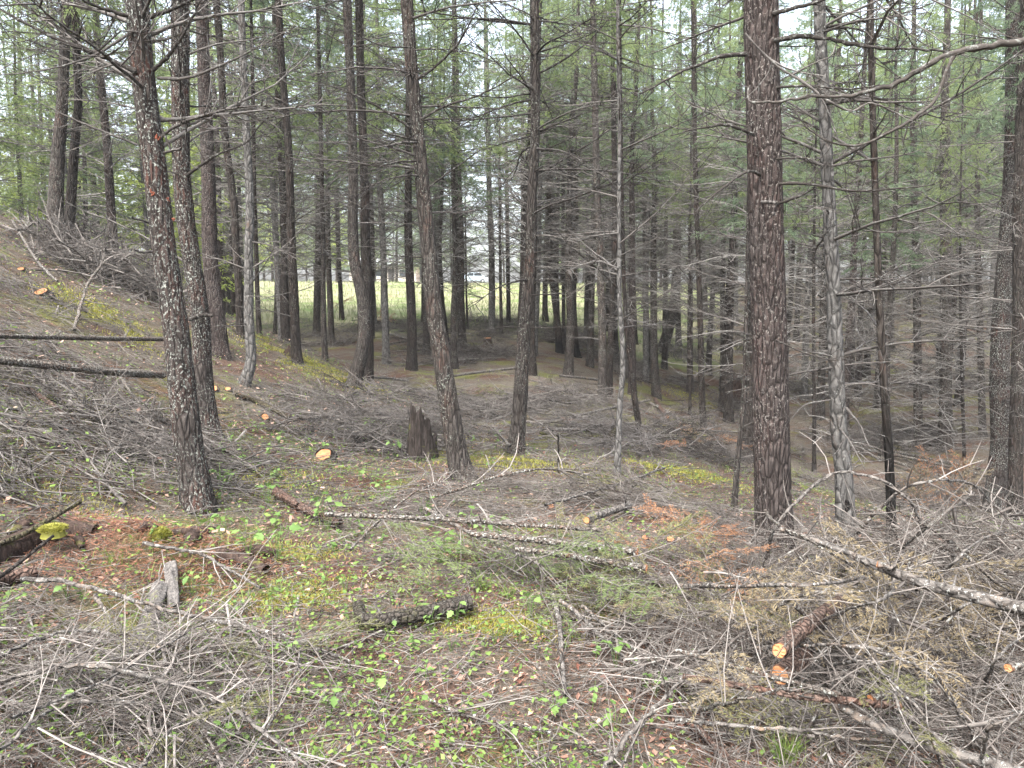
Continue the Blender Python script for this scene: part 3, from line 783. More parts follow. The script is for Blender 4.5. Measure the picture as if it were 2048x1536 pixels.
# distinct limbs, one mesh each
r, b, Y = tr
limb(r, b, [(2296, 20), (2180, 55), (2048, 82), (1900, 108), (1800, 163), (1700, 190), (1600, 196), (1530, 206), (1500, 203), (1494, 190), (1500, 172)], Y, .019, .004, 'twig_dark', 16, (.12, .4), dY=.5, tint=.9)
limb(r, b, [(1912, 106), (1893, 140), (1870, 200), (1822, 240), (1780, 263), (1720, 290), (1660, 284), (1615, 255), (1585, 215)], Y + .3, .009, .003, 'twig_dark', 10, (.1, .3), dY=.1, tint=1.0)
limb(r, b, [(1490, 66), (1520, 100), (1560, 136), (1600, 160), (1640, 190), (1655, 205)], Y + .4, .0045, .0075, 'twig', 4, (.1, .25), tint=.75)
limb(r, b, [(1640, 192), (1700, 222), (1740, 206), (1790, 225), (1820, 236)], Y + .35, .006, .003, 'twig', 7, (.1, .25), tint=.7)
r, b, Y = t34
for pts, r0, r1, n in (([(1537, 85), (1600, 72), (1660, 80), (1760, 95), (1830, 98), (1905, 104)], .016, .004, 16),
                       ([(1535, 30), (1580, 18), (1640, 2), (1720, -30)], .014, .005, 8),
                       ([(1492, 108), (1440, 114), (1370, 140), (1310, 172), (1268, 192)], .014, .003, 14),
                       ([(1508, 270), (1485, 260), (1450, 250), (1400, 257), (1340, 271)], .011, .003, 12),
                       ([(1520, 350), (1508, 343), (1488, 346), (1448, 374), (1392, 422)], .010, .003, 10),
                       ([(1558, 368), (1590, 366), (1640, 372), (1720, 382), (1870, 370)], .010, .003, 14),
                       ([(1556, 408), (1600, 392), (1628, 378)], .009, .004, 5),
                       ([(1552, 318), (1610, 316), (1640, 330)], .008, .003, 5),
                       ([(1552, 175), (1620, 172), (1700, 178), (1760, 170)], .009, .003, 10),
                       ([(1524, 404), (1538, 404), (1552, 407)], .010, .008, 0),
                       ([(1552, 680), (1600, 702), (1660, 720), (1700, 716)], .006, .002, 10)):
    limb(r, b, pts, Y - .14, r0, r1, 'twig_dark' if n else 'twig', n, (.12, .5), dY=-.25)
r, b, Y = t1
for pts, r0, r1, n, m in (([(272, 142), (200, 110), (110, 76), (0, 18), (-60, -20)], .017, .006, 20, 'twig_dark'),
                       ([(256, 32), (200, 15), (150, -8)], .014, .007, 8, 'twig_dark'),
                       ([(296, 36), (340, 20), (385, 0), (430, -25)], .014, .007, 8, 'twig_dark'),
                       ([(305, 142), (330, 118), (352, 92), (370, 62), (402, 0)], .014, .005, 12, 'twig_dark'),
                       ([(316, 156), (370, 157), (420, 140), (470, 118), (560, 70)], .012, .003, 16, 'twig'),
                       ([(275, 290), (220, 268), (150, 240), (70, 200)], .009, .003, 14, 'twig'),
                       ([(268, 60), (190, 110), (90, 140), (0, 150)], .010, .003, 14, 'twig'),
                       ([(322, 255), (360, 330), (372, 270), (372, 240)], .008, .003, 4, 'twig_dark'),
                       ([(328, 305), (350, 300), (362, 298)], .009, .007, 0, 'twig'),
                       ([(296, 445), (282, 440), (264, 436)], .009, .006, 0, 'twig'),
                       ([(305, 503), (285, 505), (270, 500)], .009, .006, 0, 'twig')):
    limb(r, b, pts, Y - .1, r0, r1, m, n, (.15, .55), dY=-.2)
def resin_blob(root, base, px, py, Y, s):
    mb = MB()
    c = at_depth(px, py, Y) - base
    for i in range(9):
        q = c + rng.normal(0, s * .5, 3) * np.array([1, .25, 1.2])
        u = rng.normal(0, 1, (26, 3)); u = norm(u) * s * rng.uniform(.2, .5) * rng.uniform(.6, 1.3, (26, 1))
        an = np.arange(6) * math.pi / 3
        V = [q + np.array([0, 0, s * .4])]
        for k, zz in enumerate((.22, -.05, -.3)):
            rr_ = (.22, .34, .2)[k] * s * rng.uniform(.7, 1.3, 6)
            V += list(q + np.stack([np.cos(an) * rr_, np.sin(an) * rr_, np.full(6, zz * s)], -1))
        V.append(q + np.array([0, 0, -s * .45]))
        F = [[0, 1 + k, 1 + (k + 1) % 6] for k in range(6)] + [[19, 13 + (k + 1) % 6, 13 + k] for k in range(6)]
        Qd = [[1 + a * 6 + k, 7 + a * 6 + k, 7 + a * 6 + (k + 1) % 6, 1 + a * 6 + (k + 1) % 6] for a in range(2) for k in range(6)]
        mb.add(np.array(V), Q=Qd, T=F)
    o = obj('resin_wound', mb.mesh('resin_wound', M['resin']), root)
    return o
M['resin'] = plain('resin', (.15, .035, .012), .45, .5, 60, .4)
rt = .5 * 46 / FPX
for px, py, s in ((314, 275, .017), (306, 388, .018), (301, 378, .009), (347, 438, .013), (336, 398, .010)):
    resin_blob(r, b, px, py, Y - .095, s)
r, b, Y = t2
limb(r, b, [(372, 352), (430, 312), (490, 286), (520, 250), (548, 228)], Y - .1, .015, .004, 'twig_dark', 18, (.15, .5), dY=-.2)
limb(r, b, [(368, 262), (420, 235), (470, 210), (525, 188)], Y - .1, .010, .004, 'twig_dark', 14, (.15, .45))
limb(r, b, [(380, 640), (395, 633), (412, 630), (424, 632)], Y - .16, .022, .018, 'twig_dark', 0)
r, b, Y = t13
for pts, r0, r1, n in (([(836, 157), (872, 132), (920, 82), (958, 4)], .014, .005, 12), ([(843, 238), (890, 212), (960, 190), (1030, 152)], .013, .004, 14),
                       ([(825, 258), (770, 222), (700, 186), (630, 160)], .012, .003, 16), ([(836, 280), (780, 268), (720, 240), (680, 238)], .010, .003, 12),
                       ([(858, 375), (890, 350), (920, 330), (960, 300)], .008, .003, 10), ([(842, 515), (810, 513), (776, 511)], .009, .003, 6),
                       ([(832, 322), (790, 325), (740, 340)], .012, .003, 10), ([(820, 95), (760, 90), (700, 60)], .009, .003, 12), ([(830, 100), (880, 98), (960, 108)], .008, .003, 12)):
    limb(r, b, pts, Y - .08, r0, r1, 'twig_dark', n, (.15, .5), dY=-.2)
r, b, Y = t20
for pts, r0, r1, n in (([(1078, 147), (1130, 118), (1180, 80), (1225, 30)], .013, .004, 12), ([(1080, 104), (1140, 84), (1190, 62), (1210, 20)], .010, .003, 10),
                       ([(1062, 187), (1000, 195), (930, 190), (870, 200)], .010, .003, 12), ([(1080, 262), (1130, 242), (1190, 220), (1240, 212)], .011, .003, 14),
                       ([(1082, 303), (1130, 282), (1190, 250)], .010, .003, 10), ([(1070, 505), (1120, 497), (1170, 480), (1230, 462)], .009, .003, 10),
                       ([(1058, 512), (1020, 508), (960, 500)], .008, .003, 8), ([(1048, 655), (1000, 655), (930, 668), (860, 662)], .008, .003, 10),
                       ([(1060, 656), (1110, 655), (1200, 654)], .007, .003, 8), ([(1052, 590), (1110, 588), (1170, 575)], .008, .003, 8), ([(1062, 185), (1040, 150), (1010, 110), (990, 60)], .010, .003, 8)):
    limb(r, b, pts, Y - .06, r0, r1, 'twig_dark', n, (.15, .5), dY=-.25)
r, b, Y = t38
for pts, r0, r1, n in (([(2004, 355), (1950, 335), (1880, 300), (1820, 255)], .009, .003, 12), ([(2006, 432), (1960, 410), (1910, 350), (1870, 290), (1830, 240)], .010, .003, 10),
                       ([(1995, 553), (1930, 545), (1880, 520), (1840, 480)], .009, .003, 14), ([(1990, 635), (1930, 640), (1860, 630), (1820, 585)], .010, .003, 16),
                       ([(1992, 720), (1950, 700), (1880, 660), (1800, 655)], .008, .003, 14), ([(1990, 860), (1930, 820), (1860, 780)], .008, .003, 14)):
    limb(r, b, pts, Y - .1, r0, r1, 'twig', n, (.15, .55), dY=-.3, tint=.6)
r, b, Y = t36
for pts, r0, r1, n in (([(1662, 712), (1620, 705), (1570, 715), (1540, 722)], .007, .002, 12), ([(1690, 770), (1740, 768), (1800, 790)], .007, .002, 10), ([(1692, 815), (1720, 850), (1732, 880), (1740, 895)], .009, .003, 8),
                       ([(1660, 800), (1610, 810), (1580, 840)], .007, .002, 8), ([(1690, 730), (1750, 725), (1820, 722)], .006, .002, 10)):
    limb(r, b, pts, Y - .07, r0, r1, 'twig', n, (.1, .35), dY=-.2, tint=.5)
mbk = MB()
stem_mesh(mbk, spline([(0, 0, -.08), (.02, 0, 0), (0, 0, .07)], 9), np.array([.01, .02, .028, .034, .036, .033, .03, .024, .01]), 14, .008, 4.2, grain=(60, 60))
obj('knot', mbk.mesh('knot', M['bark_charred']), r, at_depth(1691, 1012, Y - .045) - b).scale = (.55, .55, .7)

# ------------------------------------------------------------------ background trees (copies of a few built trees)

def bg_tree(x, y, v, sc, label, group, lib=None, crown_scale=1.0, dead=True, crown_z=None):
    z = float(terrain(x, y))
    tm, bm, cpos, cdir = VAR[v % len(VAR)]
    root = tree_root((x, y, z), label, group)
    root.rotation_euler = (rng.normal(0, .02), rng.normal(0, .02), rng.uniform(0, 6.28)); root.scale = (sc, sc, sc)
    obj('trunk', tm, root)
    if dead:
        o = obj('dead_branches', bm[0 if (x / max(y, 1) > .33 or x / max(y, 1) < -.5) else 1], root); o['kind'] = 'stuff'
    cp_ = np.array(cpos) if crown_z is None else np.array([cpos[0], cpos[1], crown_z])
    add_crown(root, cp_, cdir, crown_scale, lib=lib)
    return root

placed = [(x, y) for x, y, _ in HERO]
def free(x, y, dmin):
    return all((x - a) ** 2 + (y - b_) ** 2 > dmin * dmin for a, b_ in placed)
def fill(n, ylo, yhi, pxlo, pxhi, dmin, label, group, **kw):
    c = 0
    for _ in range(n * 30):
        if c >= n: break
        y = ylo + (yhi - ylo) * rng.uniform() ** .8
        x = (rng.uniform(pxlo, pxhi) - 1024) / FPX * y
        if y > 21 and 935 < x / y * FPX + 1024 < 1085 and pxlo < 1040 and rng.uniform() < .85: continue
        if not free(x, y, dmin): continue
        placed.append((x, y)); c += 1
        k = dict(kw)
        bg_tree(x, y, int(rng.integers(6)), rng.uniform(.85, 1.15), label, group, **k)
fill(32, 14, 27, 1440, 2400, 1.4, 'slender dead-twigged conifer in the grey thicket right of the largest trunk', 'conifers in the right-hand thicket', crown_z=4.8, crown_scale=.65)
fill(54, 28, 56, 1400, 2350, 1.7, 'tall green-topped conifer deep behind the grey thicket at right', 'green conifers far back at right', crown_scale=1.25, crown_z=4.6)
fill(24, 17, 27, 1040, 1440, 1.5, 'slender conifer in the thin stand between the centre and the largest trunk', 'conifers in the middle stand', crown_z=5.6, crown_scale=.65)
fill(13, 18, 27, 540, 1040, 1.9, 'slender conifer in the open stand at the near edge of the field', 'conifers at the near edge of the field', crown_z=4.6)
fill(16, 23, 33, 440, 1400, 1.8, 'thin conifer with lifted crown along the field border', 'thin conifers along the field border', crown_z=5.6, crown_scale=1.15)
fill(7, 34, 62, 1060, 1450, 3.0, 'green conifer beyond the field, right of its middle', 'green conifers beyond the field at right', crown_z=4.4, crown_scale=1.3)
fill(56, 62, 105, 330, 1500, 2.2, 'distant green conifer along the far side of the field', 'distant conifers beyond the field', crown_scale=1.6, crown_z=1.8)
fill(15, 15, 28, -420, 420, 1.7, 'grey-twigged conifer on the hill above the left crest', 'conifers on the left hill', crown_z=3.9)
fill(8, 32, 48, -350, 420, 2.4, 'green conifer behind the left hill crest', 'green conifers behind the left hill', crown_z=3.6)
fill(26, 19, 36, -200, 470, 1.6, 'bright yellow-green young tree glowing behind the left hill crest', 'bright young trees behind the left hill', lib=LARCH, dead=False, crown_z=.9, crown_scale=.95)
fill(34, 55, 100, 1050, 2300, 3.0, 'far green conifer in the distant woods at right', 'far conifers at right', crown_scale=1.5, crown_z=2.6)
fill(5, 58, 80, 500, 760, 3.0, 'bright yellow-green tree at the far left end of the field', 'bright trees at the far end of the field', lib=LARCH, dead=False, crown_z=1.4, crown_scale=1.0)

# ------------------------------------------------------------------ house and car beyond the field
def box(mb, lo, hi):
    x0, y0, z0 = lo; x1, y1, z1 = hi
    V = [(x0, y0, z0), (x1, y0, z0), (x1, y1, z0), (x0, y1, z0), (x0, y0, z1), (x1, y0, z1), (x1, y1, z1), (x0, y1, z1)]
    mb.add(V, Q=[(0, 3, 2, 1), (4, 5, 6, 7), (0, 1, 5, 4), (1, 2, 6, 5), (2, 3, 7, 6), (3, 0, 4, 7)])
def boxobj(name, lo, hi, mat, parent):
    mb = MB(); box(mb, lo, hi)
    return obj(name, mb.mesh(name, mat, False), parent)
M['brick'] = brick_wall_mat()
M['fascia'] = plain('dark_fascia', (.06, .055, .055), .7)
M['roof'] = plain('pale_metal_roof', (.42, .43, .44), .4, .06)
M['glass'] = plain('dark_glass', (.05, .06, .07), .15, .1, spec=.6)
M['whitepaint'] = plain('white_paint', (.7, .7, .68), .5, .05)
hx, hy = float(at_depth(772, 560, 112)[0]), 112.0
hz = float(terrain(hx, hy)) - .1
house = obj('house', None, None, (hx, hy, hz)); house.rotation_euler = (0, 0, R(-6))
tag(house, 'low red-brick house with pale roof half hidden beyond the field', 'house')
boxobj('wall', (-5.5, 0, 0), (4.5, 7, 2.55), M['brick'], house)
rf = MB()
rf.add([(-6.1, -.7, 2.75), (5.1, -.7, 2.75), (5.1, 3.5, 3.9), (-6.1, 3.5, 3.9), (5.1, 7.7, 2.75), (-6.1, 7.7, 2.75), (-6.1, -.7, 2.6), (5.1, -.7, 2.6), (5.1, 7.7, 2.6), (-6.1, 7.7, 2.6)],
       Q=[(0, 1, 2, 3), (3, 2, 4, 5), (6, 7, 1, 0), (8, 9, 5, 4), (6, 9, 8, 7)], T=[(1, 7, 8), (1, 8, 4), (1, 4, 2), (6, 0, 9), (9, 0, 5), (0, 3, 5)])
ro = obj('roof', rf.mesh('roof', M['roof'], False), house)
boxobj('fascia', (-6.05, -.78, 2.42), (5.05, -.703, 2.76), M['fascia'], ro)
for x in (-3.8, -1.2, 2.6):
    wnd = boxobj('window', (x - .65, -.06, .95), (x + .65, -.004, 2.05), M['whitepaint'], house)
    boxobj('pane', (x - .55, -.09, 1.05), (x + .55, -.063, 1.95), M['glass'], wnd)
dr = boxobj('door', (.35, -.06, .05), (1.3, -.004, 2.1), M['fascia'], house)
boxobj('handle', (1.12, -.12, 1.0), (1.2, -.063, 1.08), M['roof'], dr)

M['carpaint'] = plain('silver_blue_paint', (.50, .58, .66), .3, .05, spec=.5)
M['tyre'] = plain('tyre', (.03, .03, .03), .9)
cx, cy = float(at_depth(946, 555, 104)[0]), 104.0
car = obj('parked_car', None, None, (cx, cy, float(terrain(cx, cy)))); car.rotation_euler = (0, 0, R(12)); car.scale = (.85, .85, .95)
tag(car, 'pale silver-blue parked car beyond the field right of the house', 'car')
prof = [(-2.2, .35), (-2.25, .8), (-2.1, 1.0), (-1.35, 1.08), (-.75, 1.55), (.75, 1.58), (1.6, 1.1), (2.15, .95), (2.25, .6), (2.2, .35)]
mb = MB(); n = len(prof)
mb.add([(x, -.85, z) for x, z in prof] + [(x, .85, z) for x, z in prof], Q=[(i, (i + 1) % n, n + (i + 1) % n, n + i) for i in range(n)])
mb.t.append(np.array([(0, i + 1, i) for i in range(1, n - 1)] + [(n, n + i, n + i + 1) for i in range(1, n - 1)]))
obj('body', mb.mesh('body', M['carpaint'], False), car)
for s in (-1, 1):
    for x0, x1 in ((-.95, -.05), (.05, 1.0)):
        mb = MB(); y = s * .856
        q = [(x0 - (.25 if x0 < -.5 else 0), y, 1.08), (x1 + (.35 if x1 > .5 else 0), y, 1.08), (x1, y, 1.48), (x0 + (.15 if x0 < -.5 else 0), y, 1.48)]
        q2 = [(a, c - s * .02, d) for a, c, d in q]
        mb.add(q + q2, Q=[(0, 1, 2, 3), (4, 7, 6, 5), (0, 4, 5, 1), (1, 5, 6, 2), (2, 6, 7, 3), (3, 7, 4, 0)])
        obj('window', mb.mesh('window', M['glass'], False), car)
    for x in (-1.35, 1.4):
        mb = MB(); P = np.array([[[x, s * .70, .33], [x, s * .72, .33], [x, s * .88, .33], [x, s * .9, .33]]])
        tubes(mb, P, np.array([[.01, .33, .33, .02]]), 16)
        wh = obj('wheel', mb.mesh('wheel', M['tyre']), car)
        mb = MB(); tubes(mb, np.array([[[x, s * .895, .33], [x, s * .9, .33], [x, s * .915, .33]]]), np.array([[.2, .2, .01]]), 14)
        obj('rim', mb.mesh('rim', M['roof']), wh)
    boxobj('headlight' if s > 0 else 'tail_light', (2.2, -.75, .72) if s > 0 else (-2.28, -.75, .75), (2.27, .75, .86) if s > 0 else (-2.2, .75, .9), M['whitepaint' if s > 0 else 'resin'], car)

# ------------------------------------------------------------------ logs, stumps, fallen branches
def cut_disc(c, nrm, r, parent, seed, name='cut_end'):
    nrm = norm(np.asarray(nrm, float)); ref = np.array([0, 0, 1.0]) if abs(nrm[2]) < .8 else np.array([1.0, 0, 0])
    a = norm(np.cross(nrm, ref)); b_ = np.cross(nrm, a)
    V, A = [c + nrm * .004], [0.0]
    for k in (.35, .7, .96, 1.0):
        for j in range(18):
            an = j * math.pi / 9
            rr_ = r * k * (1 + .06 * math.sin(an * 2 + seed) + .04 * math.sin(an * 5 + seed * 3))
            V.append(c + (a * math.cos(an) + b_ * math.sin(an)) * rr_ + nrm * (.004 if k < 1 else -.006) + nrm * rng.normal(0, .0012)); A.append(k)
    Tt = [(0, 1 + j, 1 + (j + 1) % 18) for j in range(18)]
    Qd = [(1 + k * 18 + j, 1 + (k + 1) * 18 + j, 1 + (k + 1) * 18 + (j + 1) % 18, 1 + k * 18 + (j + 1) % 18) for k in range(3) for j in range(18)]
    mb = MB(); mb.add(np.array(V), Q=Qd, T=Tt, tint=np.array(A))
    return obj(name, mb.mesh(name, M['cut'], False), parent)

def log(label, pts, w0, w1, mat='log_bark', cuts=(1, 1), lift=0.0, stubs=5, name='log', cat='log', group=None, rough=.003, twigs=0, depths=None, caps=True):
    """a felled stem lying on the ground along photo pixels; widths in photo pixels"""
    W, rr_ = [], []
    for i, (px, py) in enumerate(pts):
        f = i / (len(pts) - 1); wpx = w0 + (w1 - w0) * f
        li = lift[i] if isinstance(lift, (list, tuple)) else lift
        _, t = G(px, py)
        r = wpx / 2 * t / FPX
        g, t = G(px, py, r * .75 + li)
        W.append(g); rr_.append(wpx / 2 * t / FPX)
    if depths is not None:
        W = [at_depth(px, py, dd) for (px, py), dd in zip(pts, depths)]
    W = np.array(W); base = W[0].copy()
    n = max(14, int(np.linalg.norm(W[-1] - W[0]) / .05)); n = min(n, 70)
    dat = spline(np.concatenate([W - base, np.array(rr_)[:, None]], 1), n)
    mb = MB()
    stem_mesh(mb, dat[:, :3], np.maximum(dat[:, 3], .003), 18 if w0 > 10 else 10, rough, rng.uniform(0, 60), grain=(60, 26))
    # closed ends behind the cut faces
    o = obj(name, mb.mesh(name, M[mat]), None, base)
    tag(o, label, cat, group)
    P = dat[:, :3]
    if cuts[0]: cut_disc(P[0], P[0] - P[1], dat[0, 3], o, rng.uniform(0, 9))
    if cuts[1]: cut_disc(P[-1], P[-1] - P[-2], dat[-1, 3], o, rng.uniform(0, 9))
    for k in range(stubs):
        i = int(rng.integers(1, n - 1)); d = norm(rng.normal(0, 1, 3) + np.array([0, -.3, .5]))
        L = rng.uniform(.03, .14)
        mb = MB(); tubes(mb, np.array([[P[i], P[i] + d * L * .5, P[i] + d * L]]), np.array([[.009, .007, .005]]) * min(1, dat[i, 3] / .03), 6, .5)
        obj('branch_stub', mb.mesh('branch_stub', M['twig']), o)
    if twigs:
        B = Bunch(); add_twigs(B, P, twigs, (.15, .6), .0028, 2, None)
        c = obj('side_twigs', B.build('side_twigs', M['slash']), o); c['kind'] = 'stuff'
    return o

log('thin bare log lying level across the left slope, upper of two behind the front trunk', [(-40, 671), (120, 675), (230, 677), (345, 679)], 10, 9, 'log_bark', (0, 0), .28, 6, twigs=10)
log('lichened log lying across the left slope with an orange cut end by the front trunk', [(-40, 716), (60, 727), (170, 738), (250, 746), (326, 750)], 17, 14, 'log_bark', (0, 1), .28, 6, twigs=14)
log('reddish peeling log sloping down right under the twigs at far left', [(40, 768), (90, 800), (140, 838), (165, 855)], 11, 9, 'log_red', (0, 0), .03, 2)
log('thin grey log ending below the twig heap on the left slope', [(150, 828), (205, 842), (272, 852)], 8, 7, 'log_bark', (0, 1), .05, 3, twigs=6)
log('dark brown rotting log on the slope right of the front trunk', [(472, 790), (520, 806), (580, 836)], 10, 9, 'log_mossy', (0, 0), .02, 3)
log('short red-barked log with bright orange cut end below the round cut stump', [(552, 984), (600, 1012), (680, 1046)], 20, 15, 'log_red', (1, 0), .03, 2)
log('small sawn side piece with orange face lying on the red-barked log', [(567, 993), (580, 1000), (596, 1010)], 11, 10, 'log_red', (1, 0), .06, 0)
log('dark thin stick log on the slope left of the round cut stump', [(615, 875), (660, 882), (745, 894)], 6, 5, 'log_bark', (0, 0), .02, 4)
log('long felled stem, topmost of three lying left to right in mid-front', [(650, 1028), (760, 1033), (900, 1040), (1070, 1051), (1200, 1060)], 10, 8, 'log_bark', (0, 0), .32, 8, twigs=22)
log('felled grey stem with orange cut right end, middle of three in mid-front', [(940, 1068), (1050, 1078), (1160, 1090), (1274, 1104)], 10, 17, 'log_bark', (0, 1), .28, 8, twigs=18)
log('felled grey stem, lowest of three in mid-front, ending past the others', [(1030, 1098), (1120, 1108), (1200, 1122), (1292, 1138)], 10, 17, 'log_bark', (0, 1), .24, 6, twigs=12)
log('short thick dark mossy log piece with upturned left end in the leafy plants', [(716, 1212), (728, 1240), (770, 1240), (840, 1228), (900, 1214), (942, 1204)], 24, 34, 'log_dark', (0, 0), .05, 2, rough=.005)
log('upright-looking lichened pale stick pointing at the viewer in the front plants', [(1104, 1186), (1118, 1240), (1124, 1320), (1130, 1392)], 11, 8, 'log_silver', (0, 0), .05, 4, 'stick', 'stick', twigs=16)
log('thick bare silver log at the bottom right corner', [(1670, 1408), (1740, 1446), (1840, 1486), (1990, 1530), (2090, 1560)], 14, 27, 'log_silver', (0, 0), .20, 4, twigs=6)
log('long red-brown thin log with sawn end in the right slash heap', [(1365, 1352), (1480, 1372), (1600, 1392), (1700, 1402), (1798, 1412)], 11, 17, 'log_red', (0, 1), .24, 6, twigs=8)
log('darker thin log lying on the red-brown one in the right slash heap', [(1350, 1300), (1460, 1330), (1560, 1358), (1680, 1390)], 8, 11, 'log_bark', (0, 0), .28, 5, twigs=8)
log('pale stem thickening to red bark at the right edge, high in the slash heap', [(1560, 1058), (1660, 1092), (1750, 1130), (1850, 1168), (1960, 1196), (2080, 1226)], 9, 30, 'log_silver', (0, 0), .55, 6, twigs=14)
log('sawn side stub with dark orange face beside the pale stem at right', [(1756, 1129), (1770, 1132), (1788, 1140)], 14, 12, 'log_silver', (1, 0), .58, 0, 'log_stub', 'log')
log('thick sawn log with round red-orange end facing front in the right heap', [(1559, 1301), (1590, 1272), (1630, 1238), (1680, 1205)], 31, 27, 'log_red', (1, 0), .32, 1)
log('bark-covered bulky log piece below the round red-orange end', [(1560, 1350), (1585, 1330), (1610, 1312)], 40, 36, 'log_red', (1, 0), .16, 0)
log('small sawn log with dark orange end at the right edge of the heap', [(2018, 1336), (2050, 1330), (2090, 1322)], 18, 18, 'log_bark', (1, 0), .45, 0)
log('dark log with sawn end sunk in the middle of the right heap', [(1742, 1397), (1790, 1390), (1880, 1384)], 16, 14, 'log_bark', (1, 0), .25, 1)
log('silver mossy log with small round orange end behind the three felled stems', [(1173, 1040), (1200, 1030), (1258, 1010)], 15, 14, 'log_silver', (1, 0), .06, 1)
log('level grey log, upper of two beside the mossy stump in mid-clearing', [(1110, 858), (1160, 859), (1222, 860)], 6, 6, 'log_silver', (0, 0), .10, 3, twigs=5)
log('level mossy log, lower of two beside the mossy stump in mid-clearing', [(1080, 866), (1150, 871), (1215, 874)], 7, 6, 'log_mossy', (0, 0), .05, 3)
log('short leaning log behind the mossy stump in mid-clearing', [(1052, 843), (1090, 846), (1118, 834)], 6, 5, 'log_bark', (0, 0), .08, 2)
log('short bare log pointing away, left of a crossed pair by the rust needle heap', [(1310, 798), (1320, 815), (1334, 834)], 7, 8, 'log_red', (0, 1), .06, 0)
log('thin brown log, right of a crossed pair by the rust needle heap', [(1300, 806), (1330, 820), (1364, 842)], 6, 6, 'log_bark', (0, 0), .08, 0)
for i, (a, c, d) in enumerate((((1700, 884), (1800, 905), (1960, 938)), ((1730, 898), (1850, 922), (1985, 955)), ((1745, 912), (1840, 938), (1990, 985)), ((1660, 868), (1740, 874), (1830, 890)))):
    log('long dark felled pole, %s of four in the hollow at right' % ('second from top', 'third from top', 'lowest', 'topmost')[i], [a, c, d], 6, 6, 'log_bark', (0, 0), .08, 4, group='felled poles in the right hollow', twigs=6)
for i, (a, d, l) in enumerate((((745, 755), (818, 761), 'short silver pole by the foot of the S-bent trunk'), ((808, 776), (875, 784), 'grey pole ending behind the large leaning centre conifer'), ((905, 752), (1032, 736), 'slanting pale pole reaching the big brown centre conifer'),
                               ((780, 668), (850, 690), 'grey pole slanting under the thin trees left of centre'), ((770, 690), (880, 672), 'grey pole crossing another left of the large leaning conifer'), ((1120, 752), (1200, 760), 'dark pole lying right of the big brown centre conifer'),
                               ((1340, 752), (1420, 770), 'grey pole in the grass before the hard-leaning trunk'), ((1030, 800), (1130, 780), 'pale pole slanting past the big brown centre conifer'), ((690, 860), (765, 880), 'grey lichened pole left of the rotten stump'),
                               ((1140, 835), (1300, 800), 'thin pole lying toward the tight pair of trunks'), ((880, 672), (940, 690), 'short grey pole by the charred thin tree'), ((1440, 745), (1490, 760), 'grey pole ending behind the largest trunk'))):
    log(l, [a, ((a[0] + d[0]) / 2, (a[1] + d[1]) / 2 - 1), d], 5, 5, 'log_silver' if i % 3 != 1 else 'log_bark', (0, 0), .10, 3, 'pole', 'log', 'poles lying in the clearing', twigs=6)

def stump(label, px, py, w, h, mat='bark_grey_brown', tilt=(0, 0), cut=True, name='stump'):
    g, t = G(px, py); r = w / 2 * t / FPX; hh = h * t / FPX
    up = norm(np.array([tilt[0], tilt[1], 1.0]))
    path = np.array([[0, 0, 0.0] - up * .15, [0, 0, 0.0], up * hh * .5, up * hh])
    dat = spline(np.concatenate([path, np.array([1.25, 1.2, 1.03, 1.0])[:, None] * r], 1), 16)
    mb = MB(); stem_mesh(mb, dat[:, :3], dat[:, 3], 28, .004, rng.uniform(0, 40), .2, (40, 14), .1, .15)
    o = obj(name, mb.mesh(name, M[mat]), None, g); tag(o, label, 'stump')
    if cut: cut_disc(up * hh, up, r * 1.0, o, rng.uniform(0, 9), 'cut_top')
    return o
stump('sawn stump with broad orange top high on the left slope', 86, 592, 27, 10, tilt=(-.12, -.55))
stump('low sawn stump with cracked pale-orange top on the mossy slope at centre left', 650, 918, 31, 14, 'bark_grey_brown', (-.05, -.85))
stump('small sawn stump with orange face right of the dark trunk foot', 428, 782, 15, 8, tilt=(.3, -.9))
stump('tiny sawn stump with red-orange top on the slope beside a dark log', 456, 782, 13, 5, tilt=(.1, -.4))
stump('sawn stub with long orange face below the dark rotting log', 528, 838, 16, 6, tilt=(.7, -.6))
stump('small sawn stump with orange face on the left slope under the lichened log', 110, 742, 11, 8, tilt=(0, -.8))
stump('small upright sawn stump, right one near the felled stem ends', 1338, 1086, 16, 12, 'bark_dark', (.1, -.7))
stump('tiny pale sawn stump, left one near the felled stem ends', 1290, 1080, 13, 6, 'bark_dark', (-.1, -.6))
stump('small orange-topped stump left of the grey twig mass at mid-front', 1100, 1015, 15, 8, 'bark_dark', (.1, -.9))
stump('orange-topped stump at the far left slope near the crest', 42, 542, 13, 5, tilt=(.3, -.5))
stump('low brown stump before the thin black-stemmed tree', 975, 690, 15, 14, 'rotten', (0, -.1))

